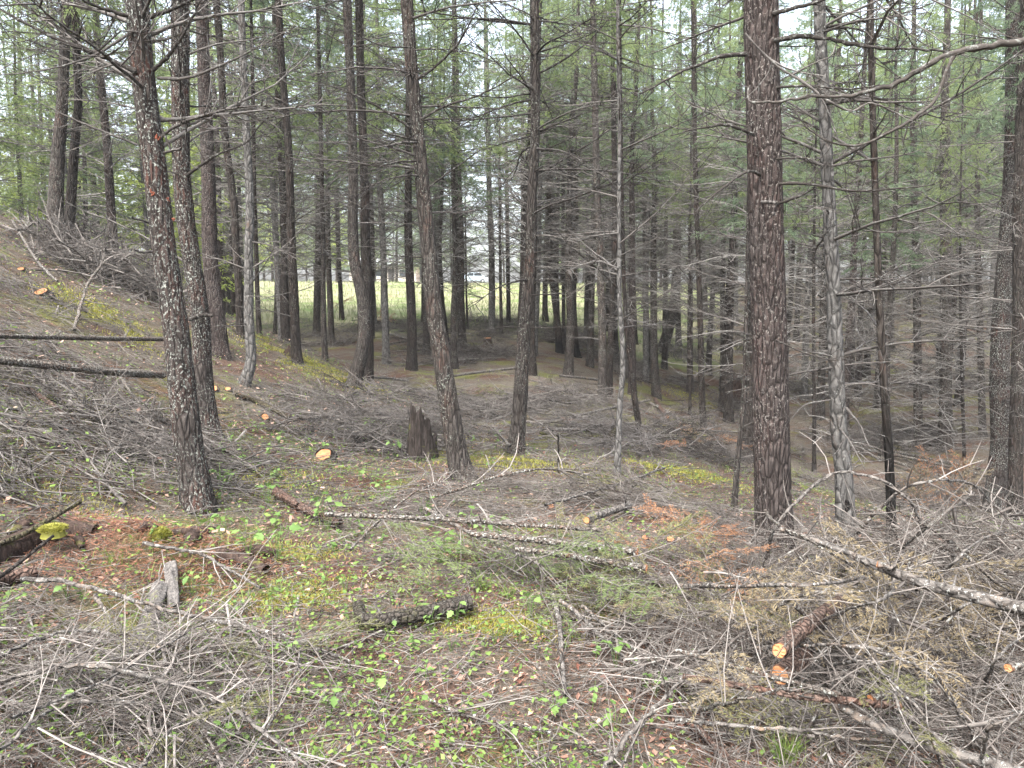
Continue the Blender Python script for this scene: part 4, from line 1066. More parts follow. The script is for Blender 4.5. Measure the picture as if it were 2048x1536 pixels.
def rotten_stump(label, px, py, w, h, mat='rotten', name='rotten_stump', hollow=.35):
    g, t = G(px, py); r = w / 2 * t / FPX; hh = h * t / FPX
    S, K = 40, 18
    an = np.arange(S) * 2 * math.pi / S
    prof = .55 + .38 * np.cos(an + px * .01) + .16 * noise3(np.cos(an) * 2.5 + px, np.sin(an) * 2.5, .3) + .18 * noise3(np.cos(an) * 6, np.sin(an) * 6 + px, .7)
    prof = np.clip(prof, .15, 1.1)
    V = []
    for k in range(K):
        f = k / (K - 1)
        zz = -.1 + (hh * prof + .1) * f
        rr_ = r * (1.35 - .45 * f ** .5) * (1 + .22 * noise3(np.cos(an) * 3 + px, np.sin(an) * 3, f * .8) + .14 * noise3(np.cos(an) * 8, np.sin(an) * 8, f * 1.4))
        V.append(np.stack([np.cos(an) * rr_, np.sin(an) * rr_, zz], -1))
    for k in range(5):
        f = k / 4
        zz = hh * prof * (1 - f * .65); rr_ = r * (.86 - .6 * f)
        V.append(np.stack([np.cos(an) * rr_, np.sin(an) * rr_, zz], -1))
    V = np.array(V); n = len(V)
    k, j = np.meshgrid(np.arange(n - 1), np.arange(S), indexing='ij'); j2 = (j + 1) % S
    mb = MB(); mb.add(V.reshape(-1, 3), Q=np.stack([k * S + j, k * S + j2, (k + 1) * S + j2, (k + 1) * S + j], -1).reshape(-1, 4))
    mb.t.append(np.array([((n - 1) * S, (n - 1) * S + j, (n - 1) * S + j + 1) for j in range(1, S - 1)]))
    for j in range(14):
        a_ = rng.uniform(0, 6.28); q = np.array([math.cos(a_) * r * .85, math.sin(a_) * r * .85, 0]); z1 = hh * rng.uniform(.5, 1.12) * (.62 + .38 * math.cos(a_ + px * .01))
        tubes(mb, np.array([[q * 1.1 + [0, 0, -.05], q + [0, 0, z1 * .7], q * .97 + [0, 0, z1]]]), np.array([[r * .26, r * .17, r * .02]]) * rng.uniform(.4, 1.2), 5, .5)
    o = obj(name, mb.mesh(name, M[mat]), None, g)
    return tag(o, label, 'stump')
rotten_stump('jagged rotten brown stump left of the large leaning centre conifer', 846, 914, 56, 104, 'stump_rot')
rotten_stump('squat mossy stump at the end of two level logs in mid-clearing', 1224, 884, 26, 32, 'log_mossy')
rotten_stump('tall dark broken stump behind the thin grey leaning stem', 1473, 806, 24, 66, 'rotten')
rotten_stump('small black burnt stump at the far woods edge, left of centre', 893, 690, 14, 26, 'bark_charred')
rotten_stump('dark decayed stump on the mossy slope beside the charred-knot conifer', 575, 710, 22, 22, 'rotten')

# ---- left front: rotting log, moss cushions, planks of old wood, the leaning black stick
log('crumbling red-brown rotting log with moss at the left front edge', [(-60, 1126), (20, 1100), (80, 1072), (150, 1062), (190, 1066)], 50, 26, 'rotten', (0, 0), -.02, 0, rough=.035)
log('lichened edge stick along the crumbling log at left front', [(-10, 1092), (60, 1062), (130, 1020), (160, 1004)], 11, 9, 'log_mossy', (0, 0), .10, 2, 'stick', 'stick')
log('smooth dark straight stick leaning across the left front corner', [(-30, 1174), (30, 1132), (106, 1072)], 9, 6, 'bark_dark', (0, 0), [.16, .17, .2], 0, 'stick', 'stick', rough=.0008)
log('pinkish bark-covered log end at the left front edge below the black stick', [(-60, 1178), (10, 1158), (72, 1142)], 34, 24, 'log_red', (0, 0), .02, 0)
def slab(label, p0, p1, w0, w1, th, seed):
    """a split weathered piece of wood lying up the mound: flat section, ragged ends, grooved face"""
    g0, t0 = G(*p0, .03); g1, t1 = G(*p1, .06)
    L = np.linalg.norm(g1 - g0); ax = (g1 - g0) / L; side = norm(np.cross(ax, [0, 0, 1.0])); up = np.cross(side, ax)
    n, m = 26, 9
    V = []
    for k in range(2):
        for i in range(n):
            f = i / (n - 1); wd = (w0 * t0 * (1 - f) + w1 * t1 * f) / FPX
            for j in range(m):
                v = j / (m - 1) - .5
                e = (f - .5) * L * (1 + .10 * float(noise3(v * 6, seed, .5)))
                gr = .006 * float(noise3(v * 14, f * 2.5, seed)) + .010 * float(noise3(v * 3, f * 4, seed + 3))
                V.append((g0 + g1) / 2 - g0 + ax * e + side * v * wd * (1 + .12 * float(noise3(f * 5, seed, k))) + up * ((th / 2 if k == 0 else -th / 2) * (1 - .5 * abs(v) * 2) + gr))
    Q = []
    for i in range(n - 1):
        for j in range(m - 1):
            q = [i * m + j, i * m + j + 1, (i + 1) * m + j + 1, (i + 1) * m + j]
            Q.append(q); Q.append([x + n * m for x in q[::-1]])
    for i in range(n - 1):
        for j, fl in ((0, 1), (m - 1, 0)):
            q = [i * m + j, (i + 1) * m + j, (i + 1) * m + j + n * m, i * m + j + n * m]; Q.append(q if fl else q[::-1])
    for i, fl in ((0, 0), (n - 1, 1)):
        for j in range(m - 1):
            q = [i * m + j, i * m + j + 1, i * m + j + 1 + n * m, i * m + j + n * m]; Q.append(q[::-1] if fl else q)
    mb = MB(); mb.add(np.array(V), Q=Q)
    tag(obj('old_wood', mb.mesh('old_wood', M['weathered']), None, g0), label, 'wood')
slab('flat grey weathered strip of old wood standing among needles at left front', (272, 1315), (322, 1168), 40, 30, .03, 2.3)
slab('narrow weathered strip of old wood right of the larger grey one', (348, 1215), (340, 1125), 22, 24, .03, 7.1)
log('dark decayed log chunk half sunk right of the old wood strips', [(432, 1108), (480, 1118), (532, 1142)], 26, 22, 'rotten', (0, 0), .0, 0, rough=.01)

# ---- distinct fallen branches
def fb(label, pts, w0, w1, lift=.05, tw=10, mat='log_silver', group='fallen branches on the forest floor', name='fallen_branch', tl=(.1, .4)):
    W, rr_ = [], []
    for i, (px, py) in enumerate(pts):
        li = lift[i] if isinstance(lift, (list, tuple)) else lift
        g, t = G(px, py, li + .004); W.append(g); rr_.append((w0 + (w1 - w0) * i / (len(pts) - 1)) / 2 * t / FPX)
    W = np.array(W); base = W[0].copy()
    n = max(16, 7 * len(pts))
    dat = spline(np.concatenate([W - base, np.array(rr_)[:, None]], 1), n)
    dat[:, :3] += rng.normal(0, .003, (n, 3))
    mb = MB(); stem_mesh(mb, dat[:, :3], dat[:, 3] * (1 + .1 * rng.normal(0, 1, n)), 8, .0012, rng.uniform(0, 40), grain=(120, 40))
    o = obj(name, mb.mesh(name, M[mat]), None, base); tag(o, label, 'branch', group)
    B = Bunch(); add_twigs(B, dat[:, :3], tw, tl, float(dat[-1, 3]) * .7, 1, .75)
    if tw:
        c = obj('side_twigs', B.build('side_twigs', M['slash']), o); c['kind'] = 'stuff'
    return o
fb('long pale branch running from the left front log down to the middle front', [(40, 1158), (110, 1160), (200, 1182), (300, 1210), (420, 1240), (560, 1270), (700, 1322)], 10, 7, [.1, .12, .12, .1, .08, .06, .03], 16)
fb('pale forked branch below the long one at left front', [(190, 1190), (215, 1230), (250, 1275)], 9, 5, .07, 6)
fb('grey branch descending right above the old wood strips', [(285, 1086), (340, 1096), (405, 1110), (460, 1140), (520, 1176)], 8, 5, .08, 8)
fb('thick grey branch arching across the bottom left twig heap', [(-30, 1372), (60, 1346), (130, 1330), (220, 1336), (300, 1356), (380, 1378), (470, 1420), (560, 1490), (640, 1550)], 10, 7, [.1, .14, .18, .2, .2, .18, .14, .1, .05], 22)
fb('upper thin branch of the bottom left twig heap curving to the right', [(-20, 1320), (60, 1284), (150, 1262), (260, 1274), (330, 1300), (380, 1350)], 7, 4, .12, 14)
fb('pale branch slanting up right through the bottom left heap', [(20, 1440), (140, 1390), (230, 1350), (330, 1290), (420, 1240)], 7, 4, .14, 14)
fb('branch crossing the bottom left corner to the right', [(0, 1500), (100, 1420), (220, 1400), (330, 1410)], 8, 4, .12, 14)
fb('slim branch standing up from the bottom edge left of middle', [(480, 1530), (540, 1450), (590, 1350), (600, 1300)], 6, 3, .1, 8)
fb('steep thin branch in the bottom left heap leaning right', [(280, 1540), (320, 1480), (400, 1420), (440, 1404)], 8, 5, .12, 8)
fb('brown twig branch falling right at the bottom middle', [(860, 1400), (930, 1430), (1040, 1450), (1130, 1480), (1230, 1520)], 8, 6, .03, 8, 'log_bark')
fb('forked pale branch rising from the bottom edge right of middle', [(1205, 1545), (1250, 1480), (1300, 1425), (1340, 1386), (1380, 1340)], 13, 5, [.05, .1, .18, .22, .25], 8)
fb('thin branch beside the forked pale one at bottom middle', [(1240, 1540), (1280, 1460), (1310, 1420)], 6, 4, .1, 5)
fb('grey bundle branch left of the right slash heap, sloping right', [(1120, 1200), (1170, 1240), (1220, 1290), (1290, 1340)], 9, 6, .08, 22)
fb('thin branch just right of the sloping grey bundle', [(1165, 1210), (1220, 1260), (1290, 1310), (1350, 1350)], 7, 4, .1, 16)
fb('long thin pale branch lying along the bottom right', [(1350, 1440), (1480, 1452), (1600, 1460), (1700, 1476), (1830, 1484)], 8, 6, .12, 8)
fb('brown cut stick pointing into the bottom right corner from the left', [(1370, 1440), (1420, 1480), (1480, 1545)], 16, 14, .04, 0, 'log_red')
arcs = [([(1520, 1240), (1600, 1190), (1700, 1185), (1800, 1160), (1830, 1120)], 'smooth pale curved branch sweeping left to right over the tan needles'),
        ([(1350, 1172), (1500, 1172), (1620, 1170), (1700, 1160), (1775, 1140)], 'long pale branch bowing left from the stem in the right heap'),
        ([(1770, 1150), (1785, 1180), (1760, 1200), (1700, 1220), (1590, 1262)], 'pale hooked branch hanging from the stem in the right heap'),
        ([(1520, 1000), (1545, 1040), (1620, 1080), (1720, 1140), (1780, 1180)], 'arching dark-tipped branch before the largest trunk foot'),
        ([(1530, 1120), (1560, 1040), (1660, 950), (1760, 960), (1830, 1020), (1850, 1090)], 'high arching pale branch in front of the pale grey conifer'),
        ([(1700, 1080), (1790, 990), (1870, 960), (1960, 980), (2010, 1060)], 'high arching pale branch near the right edge'),
        ([(1830, 1180), (1900, 1130), (1960, 1080), (2048, 1050)], 'pale branch rising to the right edge above the heap'),
        ([(1760, 1140), (1820, 1080), (1900, 1020), (1950, 985)], 'straight dark stick rising right through the heap at right'),
        ([(1880, 1000), (1920, 1100), (1980, 1160), (2050, 1190)], 'dark branch falling right at the right edge of the heap'),
        ([(1500, 1300), (1620, 1290), (1720, 1296), (1830, 1330), (1900, 1400), (1960, 1500)], 'long pale branch arching over the lower right heap'),
        ([(1640, 1330), (1720, 1325), (1790, 1370), (1850, 1440), (1880, 1530)], 'inner pale branch arching in the lower right heap'),
        ([(1860, 1260), (1920, 1215), (1990, 1190), (2060, 1180)], 'pale forked branch reaching the right edge in mid-heap'),
        ([(1970, 1370), (2000, 1310), (2060, 1265)], 'light branch curving up at the far right of the heap'),
        ([(1800, 1340), (1790, 1390), (1810, 1440), (1840, 1500)], 'pale crooked branch hanging down in the lower right heap'),
        ([(1400, 1420), (1480, 1400), (1560, 1380), (1625, 1388)], 'thin dark branch crossing below the round red-orange log end'),
        ([(1960, 1536), (1980, 1460), (2030, 1430), (2070, 1425)], 'grey branch curving at the bottom right corner')]
for i, (pts, l) in enumerate(arcs):
    hh = .55 if pts[0][1] < 1200 else .42
    k = len(pts); prof = [.04 + hh * math.sin(math.pi * (j + .3) / (k - .4)) for j in range(k)]
    fb(l, pts, 9 if i < 3 else 7, 4, prof, 12, 'log_bark' if 'dark' in l else 'log_silver', 'arching branches in the right slash heap')
fb('dark leaning sapling stem on the left slope before the merged pair', [(148, 660), (165, 600), (180, 560), (212, 520)], 7, 4, [.05, .3, .5, .75], 10, 'log_bark')
fb('pale thin stick slanting down right on the left crest', [(24, 440), (60, 500), (85, 535), (115, 562)], 5, 5, .1, 3)
fb('dark curving branch rising from the lichened log on the left slope', [(235, 745), (265, 790), (290, 820), (310, 845)], 6, 4, .12, 8, 'log_bark')
fb('thin pale stick standing upright in mid-clearing left of the mossy stump', [(1117, 945), (1117, 905), (1116, 872)], 4, 4, [.0, .25, .45], 2)
fb('pale broken stick standing by the big brown centre conifer foot', [(985, 850), (1000, 870), (1020, 892)], 6, 5, .15, 4)
fb('long arching dark branch over the grey twig mass at mid-front', [(850, 1000), (930, 975), (1010, 950), (1100, 938), (1180, 950)], 6, 4, [.1, .25, .35, .35, .2], 18, 'log_bark')
fb('arched branch with side twigs behind the three felled stems', [(700, 1100), (760, 1040), (830, 985), (900, 955)], 6, 3, [.1, .2, .3, .3], 16, 'log_bark')
fb('grey branch slanting over the felled stems toward the viewer', [(850, 1015), (930, 1060), (1000, 1090), (1080, 1130)], 8, 5, .2, 16)
fb('thin branch reaching right over the grey twigs at mid-front', [(1090, 1010), (1160, 990), (1260, 960), (1330, 935)], 6, 4, .15, 12)

# ------------------------------------------------------------------ needle boughs and leafy plants
def needle_bough(name, mat, L=.75, ntw=14, nn=52, nl=.034):
    mb = MB(); wood = MB()
    k = 6; t = np.linspace(0, 1, k)
    P = np.stack([t * L, np.cumsum(rng.normal(0, .02, k)), .10 * np.sin(t * 2.6) * L + rng.normal(0, .008, k)], -1)
    tubes(wood, P[None], np.linspace(.006, .002, k)[None], 4, .4)
    Vs, A = [], []
    def needles(p0, p1, n):
        u = rng.uniform(0, 1, n)[:, None]
        b_ = p0 + (p1 - p0) * u; ax = norm(p1 - p0)
        side = norm(np.cross(ax, [0, 0, 1]) + 1e-6); sg = np.where(rng.uniform(size=n) < .5, 1, -1)[:, None]
        d = norm(ax * .6 + side * sg * .85 + rng.normal(0, .28, (n, 3)))
        s = norm(np.cross(d, rng.normal(0, 1, (n, 3))))
        Vs.append(quads_from(b_, d, s, nl * rng.uniform(.7, 1.25, n), np.full(n, .0042)))
        A.append(np.repeat(np.clip(rng.normal(.55, .28, n), 0, 1), 4))
    for i in range(ntw):
        u = .2 + .8 * (i + .5) / ntw; kk = min(int(u * (k - 1)), k - 2); p = P[kk] + (P[kk + 1] - P[kk]) * (u * (k - 1) - kk)
        ax = norm(P[kk + 1] - P[kk]); side = norm(np.cross(ax, [0, 0, 1])) * (1 if i % 2 else -1)
        d = norm(ax * .75 + side * rng.uniform(.5, 1) + [0, 0, rng.normal(0, .15)]); l = L * rng.uniform(.2, .42) * (1.15 - .6 * u)
        q = np.array([p, p + d * l * .5 + [0, 0, .01], p + d * l + [0, 0, rng.normal(-.01, .03)]])
        tubes(wood, q[None], np.array([[.0025, .0018, .001]]), 3, .6)
        needles(q[0], q[1], nn // 2); needles(q[1], q[2], nn // 2)
    needles(P[3], P[5], nn)
    V = np.concatenate(Vs); n = len(V)
    mb.add(V.reshape(-1, 3), Q=np.arange(n * 4).reshape(-1, 4), tint=np.concatenate(A))
    return mb.mesh('needles', M[mat], False), wood.mesh(name, M['slash_dark'])
BOUGH = {c: [needle_bough('bough', m) for _ in range(3)] for c, m in (('tan', 'tan_needles'), ('rust', 'rust_needles'), ('fade', 'fading_needles'), ('green', 'needles'))}

def put_bough(kind, px, py, sc, lift, az, tilt, label, group):
    nm, wm = BOUGH[kind][int(rng.integers(3))]
    g, t = G(px, py, lift)
    o = obj('needle_bough', wm, None, g); o.rotation_euler = (rng.normal(0, .4), -tilt, az); o.scale = (sc,) * 3
    tag(o, label, 'bough', group)
    obj('needles', nm, o)
def boughs(kind, n, x0, x1, y0, y1, sc, lift, label, group, tilt=(.0, .25)):
    for i in range(n):
        put_bough(kind, rng.uniform(x0, x1), rng.uniform(y0, y1), rng.uniform(*sc), rng.uniform(*lift), rng.uniform(0, 6.28), rng.normal(*tilt), label, group)
boughs('tan', 26, 1400, 1820, 1140, 1310, (.45, .9), (.06, .34), 'straw-coloured dead needle bough in the slash heap around the sawn logs', 'tan needle boughs around the sawn logs')
boughs('tan', 12, 1780, 2080, 1100, 1380, (.45, .8), (.1, .45), 'straw-coloured dead needle bough in the slash heap by the right edge', 'tan needle boughs by the right edge')
boughs('fade', 20, 1200, 1480, 1110, 1250, (.45, .9), (.02, .16), 'yellow-green fading needle bough left of the right slash heap', 'fading boughs left of the right heap')
boughs('fade', 8, 1560, 2060, 1290, 1480, (.4, .8), (.03, .22), 'olive fading needle bough low in the right slash heap', 'fading boughs low in the right heap')
boughs('fade', 10, 340, 560, 1270, 1440, (.4, .7), (.02, .10), 'straw-olive needle bough in the bottom left twig heap', 'needle boughs in the bottom left heap')
boughs('green', 16, 880, 1230, 1060, 1170, (.5, .95), (.04, .2), 'dark green needle bough under the felled stems at mid-front', 'green boughs under the felled stems')
boughs('rust', 12, 1370, 1500, 1085, 1140, (.4, .7), (.05, .25), 'rust-orange dead needle bough left of the largest trunk foot', 'rust boughs left of the largest trunk')
boughs('rust', 8, 1350, 1430, 850, 900, (.6, 1.0), (.1, .3), 'rust needle bough on the grey brush heap by the slim dark conifer', 'rust boughs on the brush heap')
boughs('rust', 3, 660, 720, 600, 640, (1.6, 2.4), (.1, .3), 'rust-coloured bush branch at the field edge left of the S-bent trunk', 'rust boughs at the field edge')
boughs('fade', 8, 900, 960, 755, 800, (.7, 1.1), (.05, .3), 'yellowish needle bough in mid-clearing left of the big brown conifer', 'yellowish boughs in mid-clearing')
for px, py, l in ((1832, 1075, 'dead straw-needled sapling standing before the fire-blackened trunk'), (1905, 1060, 'dead straw-needled sapling standing between blackened and bowed trunks'), (2024, 1010, 'dead orange-needled sapling standing at the right edge')):
    g, t = G(px, py, .05)
    s = obj('dead_sapling', None, None, g); tag(s, l, 'sapling')
    for i in range(3):
        nm, wm = BOUGH['tan' if i else 'rust'][i]
        c = obj('shoot', wm, s, (0, 0, .02 + .1 * i)); c.rotation_euler = (rng.normal(0, .2), -1.35 + .25 * i, rng.uniform(0, 6.28)); c.scale = (.75 - .15 * i,) * 3
        obj('needles', nm, c)

def leaf_mesh(name, L, W, lobed, mat):
    """one leaf blade along +x, folded on its midrib, with a toothed or lobed edge"""
    if lobed: prof = [(0, .0), (.10, .55), (.22, .42), (.36, 1.0), (.50, .58), (.66, .72), (.82, .30), (1, 0)]
    else: prof = [(0, 0), (.12, .45), (.3, .88), (.5, 1.0), (.7, .78), (.87, .38), (1, 0)]
    V, Tt = [], []
    n = len(prof)
    for x, y in prof: V.append((x * L, 0, -.12 * L * x * x))
    for sgn in (1, -1):
        for x, y in prof[1:-1]: V.append((x * L - (.06 * L if lobed else 0), sgn * y * W / 2, .10 * W * y - .12 * L * x * x + rng.normal(0, .02) * W))
    a = n
    for sgn in range(2):
        o_ = a + sgn * (n - 2)
        edge = [0] + [o_ + i for i in range(n - 2)] + [n - 1]
        for i in range(n - 1):
            f = [(i, i + 1, edge[i + 1]), (i, edge[i + 1], edge[i])]
            for q in f:
                if len(set(q)) == 3: Tt.append(q if sgn else q[::-1])
    mb = MB(); mb.add(np.array(V), T=Tt, tint=rng.uniform(.2, .9))
    return mb.mesh(name, mat, True)
LEAF_O = [leaf_mesh('leaf', .046, .031, False, M['plant_leaf']) for _ in range(4)]
LEAF_L = [leaf_mesh('leaf', .060, .058, True, M['plant_leaf']) for _ in range(4)]
def plant_proto(kind):
    """returns stem mesh and leaf placements"""
    mb = MB(); pl = []
    if kind == 'lobed':
        for i in range(int(rng.integers(4, 7))):
            a = i * 2.2 + rng.normal(0, .3); h = rng.uniform(.07, .17); s = rng.uniform(.02, .07)
            q = np.array([[0, 0, -.02], [math.cos(a) * s * .5, math.sin(a) * s * .5, h * .7], [math.cos(a) * s, math.sin(a) * s, h]])
            tubes(mb, q[None], np.array([[.0022, .0017, .0013]]), 4, .4)
            pl.append((q[2], a + rng.normal(0, .3), rng.normal(.1, .3), rng.uniform(.6, 1.15)))
    else:
        h = rng.uniform(.10, .2); a0 = rng.uniform(0, 6)
        top = np.array([math.cos(a0) * .05, math.sin(a0) * .05, h])
        q = np.array([[0, 0, -.02], top * .5 + [.008, 0, 0], top])
        tubes(mb, q[None], np.array([[.0024, .0018, .0012]]), 4, .3)
        for i in range(int(rng.integers(5, 9))):
            f = .35 + .65 * i / 7; a = a0 + 1.0 + i * (math.pi if i % 2 else 1.7)
            pl.append((top * min(f, 1), a, rng.normal(.15, .3), rng.uniform(.55, 1.05)))
    return mb.mesh('stem', M['plant_leaf']), pl, (LEAF_L if kind == 'lobed' else LEAF_O)
PLANTS = [plant_proto(k) for k in ('lobed', 'oval', 'oval', 'lobed', 'oval', 'lobed')]
def put_plant(px, py, v, sc, label, group):
    sm, pl, lib = PLANTS[v % len(PLANTS)]
    g, t = G(px, py)
    o = obj('leafy_plant', None, None, g); o.rotation_euler = (0, 0, rng.uniform(0, 6.28)); o.scale = (sc,) * 3
    tag(o, label, 'plant', group)
    obj('stem', sm, o)
    for i, (p, a, tl, s) in enumerate(pl):
        l = obj('leaf', lib[i % 4], o, p); l.rotation_euler = (rng.normal(0, .25), tl, a); l.scale = (s,) * 3
SP = [(26, 1232), (135, 1205), (170, 1212), (257, 1150), (384, 1190), (335, 1258), (300, 1075), (490, 1060), (610, 1050), (556, 1085), (660, 1040), (360, 1120), (512, 1298), (578, 1325), (642, 1298), (445, 1345), (250, 1275), (470, 1230), (540, 1200),
      (700, 1055), (762, 1085), (640, 1180), (690, 1190), (600, 1220), (790, 1212), (830, 1226), (722, 1268), (862, 1262), (912, 1252), (944, 1276), (1000, 1232), (1060, 1236), (1086, 1268), (832, 1306), (762, 1336), (902, 1306), (850, 1362), (952, 1326), (742, 1316),
      (1190, 1326), (1232, 1336), (1262, 1340), (1092, 1316), (1182, 1426), (1110, 1436), (1232, 1466), (1020, 1486), (962, 1496), (902, 1514), (1312, 1396), (1288, 1384), (300, 1514), (342, 1524), (452, 1506), (504, 1506), (122, 1446), (880, 1205), (960, 1210),
      (780, 1270), (690, 1240), (1140, 1290), (1040, 1290), (990, 1290), (830, 1440), (760, 1400), (1330, 1440), (1370, 1380), (660, 1440), (400, 1400), (240, 1400)]
for i, (px, py) in enumerate(SP):
    left = px < 560; mid = px < 1150
    put_plant(px, py, i * 5 + (i // 3), rng.uniform(.42, .8),
              'young green leafy plant growing among needles and sticks at left front' if left else ('fresh green leafy plant on the front floor round the mossy log piece' if mid else 'fresh green leafy plant by the grey stick bundle left of the slash heap'),
              'leafy plants at left front' if left else ('leafy plants in the middle front' if mid else 'leafy plants beside the slash heap'))
for i in range(60):
    px, py = rng.uniform(420, 1000), rng.uniform(860, 1130)
    put_plant(px, py, int(rng.integers(6)), rng.uniform(.8, 1.3), 'small green leafy plant on the slope below the round cut stump', 'small plants on the middle slope')

def tuft(px, py, n, h, label):
    g, t = G(px, py); mb = MB()
    a = rng.uniform(0, 6.28, n); s = rng.uniform(.15, .7, n); hh = h * rng.uniform(.5, 1.1, n)
    b_ = np.stack([rng.normal(0, .025, n), rng.normal(0, .025, n), np.zeros(n)], -1)
    d = np.stack([np.cos(a) * s, np.sin(a) * s, np.ones(n)], -1)
    blades(mb, b_, d, hh, np.full(n, .004), np.clip(rng.normal(.35, .2, n), 0, 1))
    o = obj('grass_tuft', mb.mesh('grass_tuft', M['grass'], False), None, g); tag(o, label, 'grass')
def blades(mb, b_, d, h, wd, tint):
    n = len(b_); d = norm(d); side = norm(np.cross(d, [0.0, 0, 1]) + rng.normal(0, .3, (n, 3)))
    mid = b_ + d * (h * .55)[:, None]; fall = d.copy(); fall[:, 2] *= .25
    tip = mid + norm(fall + d * .6) * (h * .5)[:, None]
    w_ = (side * wd[:, None]) / 2
    V = np.stack([b_ - w_, b_ + w_, mid + w_ * .8, mid - w_ * .8, tip], 1)
    i0 = np.arange(n)[:, None] * 5
    mb.add(V.reshape(-1, 3), Q=i0 + np.array([[0, 1, 2, 3]]), T=i0 + np.array([[3, 2, 4]]), tint=np.repeat(tint, 5))
tuft(1572, 1520, 130, .13, 'bright green grass tuft at the bottom edge right of middle')
tuft(225, 1130, 50, .10, 'small pale grass tuft by the crumbling log at left front')
tuft(965, 1180, 60, .12, 'green grass tuft under the dark green boughs at mid-front')
tuft(1015, 1196, 40, .10, 'thin green grass tuft right of the short mossy log')
tuft(560, 1190, 50, .10, 'thin grass tuft right of the dark decayed log chunk')
tuft(640, 1530, 50, .09, 'low grass tuft at the bottom edge left of middle')

def moss_cushion(px, py, w, h, label, bright, off=0.0):
    g, t = G(px, py, off); r = w / 2 * t / FPX; hh = h * t / FPX
    n = 1500
    an, rr_ = rng.uniform(0, 6.28, n), np.sqrt(rng.uniform(0, 1, n))
    zz = hh * np.sqrt(np.maximum(0, 1 - rr_ ** 2)) * (1 + .2 * noise3(np.cos(an) * rr_ * 3, np.sin(an) * rr_ * 3, px))
    b_ = np.stack([np.cos(an) * rr_ * r, np.sin(an) * rr_ * r, zz - .01], -1)
    d = np.stack([np.cos(an) * rr_, np.sin(an) * rr_, .8 * np.ones(n)], -1) + rng.normal(0, .3, (n, 3))
    mb = MB(); blades(mb, b_, d, rng.uniform(.008, .022, n), np.full(n, .0045), np.clip(rng.normal(bright, .2, n), 0, 1))
    k = np.arange(12) * math.pi / 6
    V = [(0, 0, hh * .9)] + [(math.cos(a) * r * .6, math.sin(a) * r * .6, hh * .7) for a in k] + [(math.cos(a) * r * .95, math.sin(a) * r * .95, -.04) for a in k]
    mb.add(np.array(V), T=[(0, 1 + i, 1 + (i + 1) % 12) for i in range(12)], Q=[(1 + i, 13 + i, 13 + (i + 1) % 12, 1 + (i + 1) % 12) for i in range(12)], tint=bright * .7)
    o = obj('moss_cushion', mb.mesh('moss_cushion', M['moss'], False), None, g + np.array([0, 0, .0])); tag(o, label, 'moss')
moss_cushion(106, 1058, 50, 9, 'pale yellow moss cushion draped over the crumbling log at left front', .6, .15)
moss_cushion(320, 1078, 44, 22, 'olive green moss cushion behind the old wood strips', .35)

# ------------------------------------------------------------------ brush heaps and litter: nobody could count these
def G_xy(px, py):
    g, _ = G(px, py); return g
def heap(label, name, spots, mat, Lr, tint, thick=1.0):
    """spots: (px, py, n, rx, ry, height)"""
    B = Bunch(3, True)
    for px, py, n, rx, ry, hh in spots:
        c = G_xy(px, py)
        for i in range(n):
            x, y = c[0] + rng.normal(0, rx * .5), c[1] + rng.normal(0, ry * .5)
            fall = math.exp(-.5 * (((x - c[0]) / rx) ** 2 + ((y - c[1]) / ry) ** 2) * 2)
            z = float(terrain(x, y)) + rng.uniform(0, 1) ** 1.3 * hh * fall + .01
            L = rng.uniform(*Lr)
            Rm = rotz(rng.uniform(0, 6.28)) @ roty(rng.normal(-.05, .22)) @ rotx(rng.uniform(0, 6.28)) @ np.diag([1, .8, .5])
            B.put(PR_SLASH[int(rng.integers(14))], Rm, L, np.array([x, y, z]) - Rm @ np.array([L * .4, 0, 0]), thick * (.6 + .6 * L) * float(np.clip(rng.lognormal(-.05, .45), .5, 2.6)), tint + rng.normal(-.1, .28))
    o = obj(name, B.build(name, M[mat]))
    tag(o, label, 'brush', kind='stuff')
PATCH = []
for i in range(6):
    B = Bunch(3, True)
    for k in range(46):
        x, y = rng.normal(0, .42), rng.normal(0, .42); L = rng.uniform(.35, 1.15)
        z = rng.uniform(0, 1) ** 1.4 * .34 * math.exp(-(x * x + y * y) * 1.2) + .01
        Rm = rotz(rng.uniform(0, 6.28)) @ roty(rng.normal(-.05, .2)) @ rotx(rng.uniform(0, 6.28)) @ np.diag([1, .8, .5])
        B.put(PR_SLASH[int(rng.integers(14))], Rm, L, np.array([x, y, z]) - Rm @ np.array([L * .4, 0, 0]), (.7 + .7 * L) * float(np.clip(rng.lognormal(0, .45), .5, 2.6)), rng.normal(.5, .28))
    PATCH.append(B.build('twig_patch', M['slash_dark']))
PATCH_NEAR = []
for i in range(7):
    B = Bunch(4, False)
    for k in range(34):
        x, y = rng.normal(0, .26), rng.normal(0, .26); L = rng.uniform(.2, .85)
        z = rng.uniform(0, 1) ** 1.2 * .34 * math.exp(-(x * x + y * y) * 2.5) + .008
        Rm = rotz(rng.uniform(0, 6.28)) @ roty(rng.normal(-.05, .26)) @ rotx(rng.uniform(0, 6.28)) @ np.diag([1, .8, .6])
        B.put(PR_SLASH[int(rng.integers(14))], Rm, L, np.array([x, y, z]) - Rm @ np.array([L * .4, 0, 0]), .62 * (.6 + .6 * L) * float(np.clip(rng.lognormal(-.05, .5), .5, 3)), rng.normal(.42, .3))
    PATCH_NEAR.append(B.build('twig_patch', M['slash']))
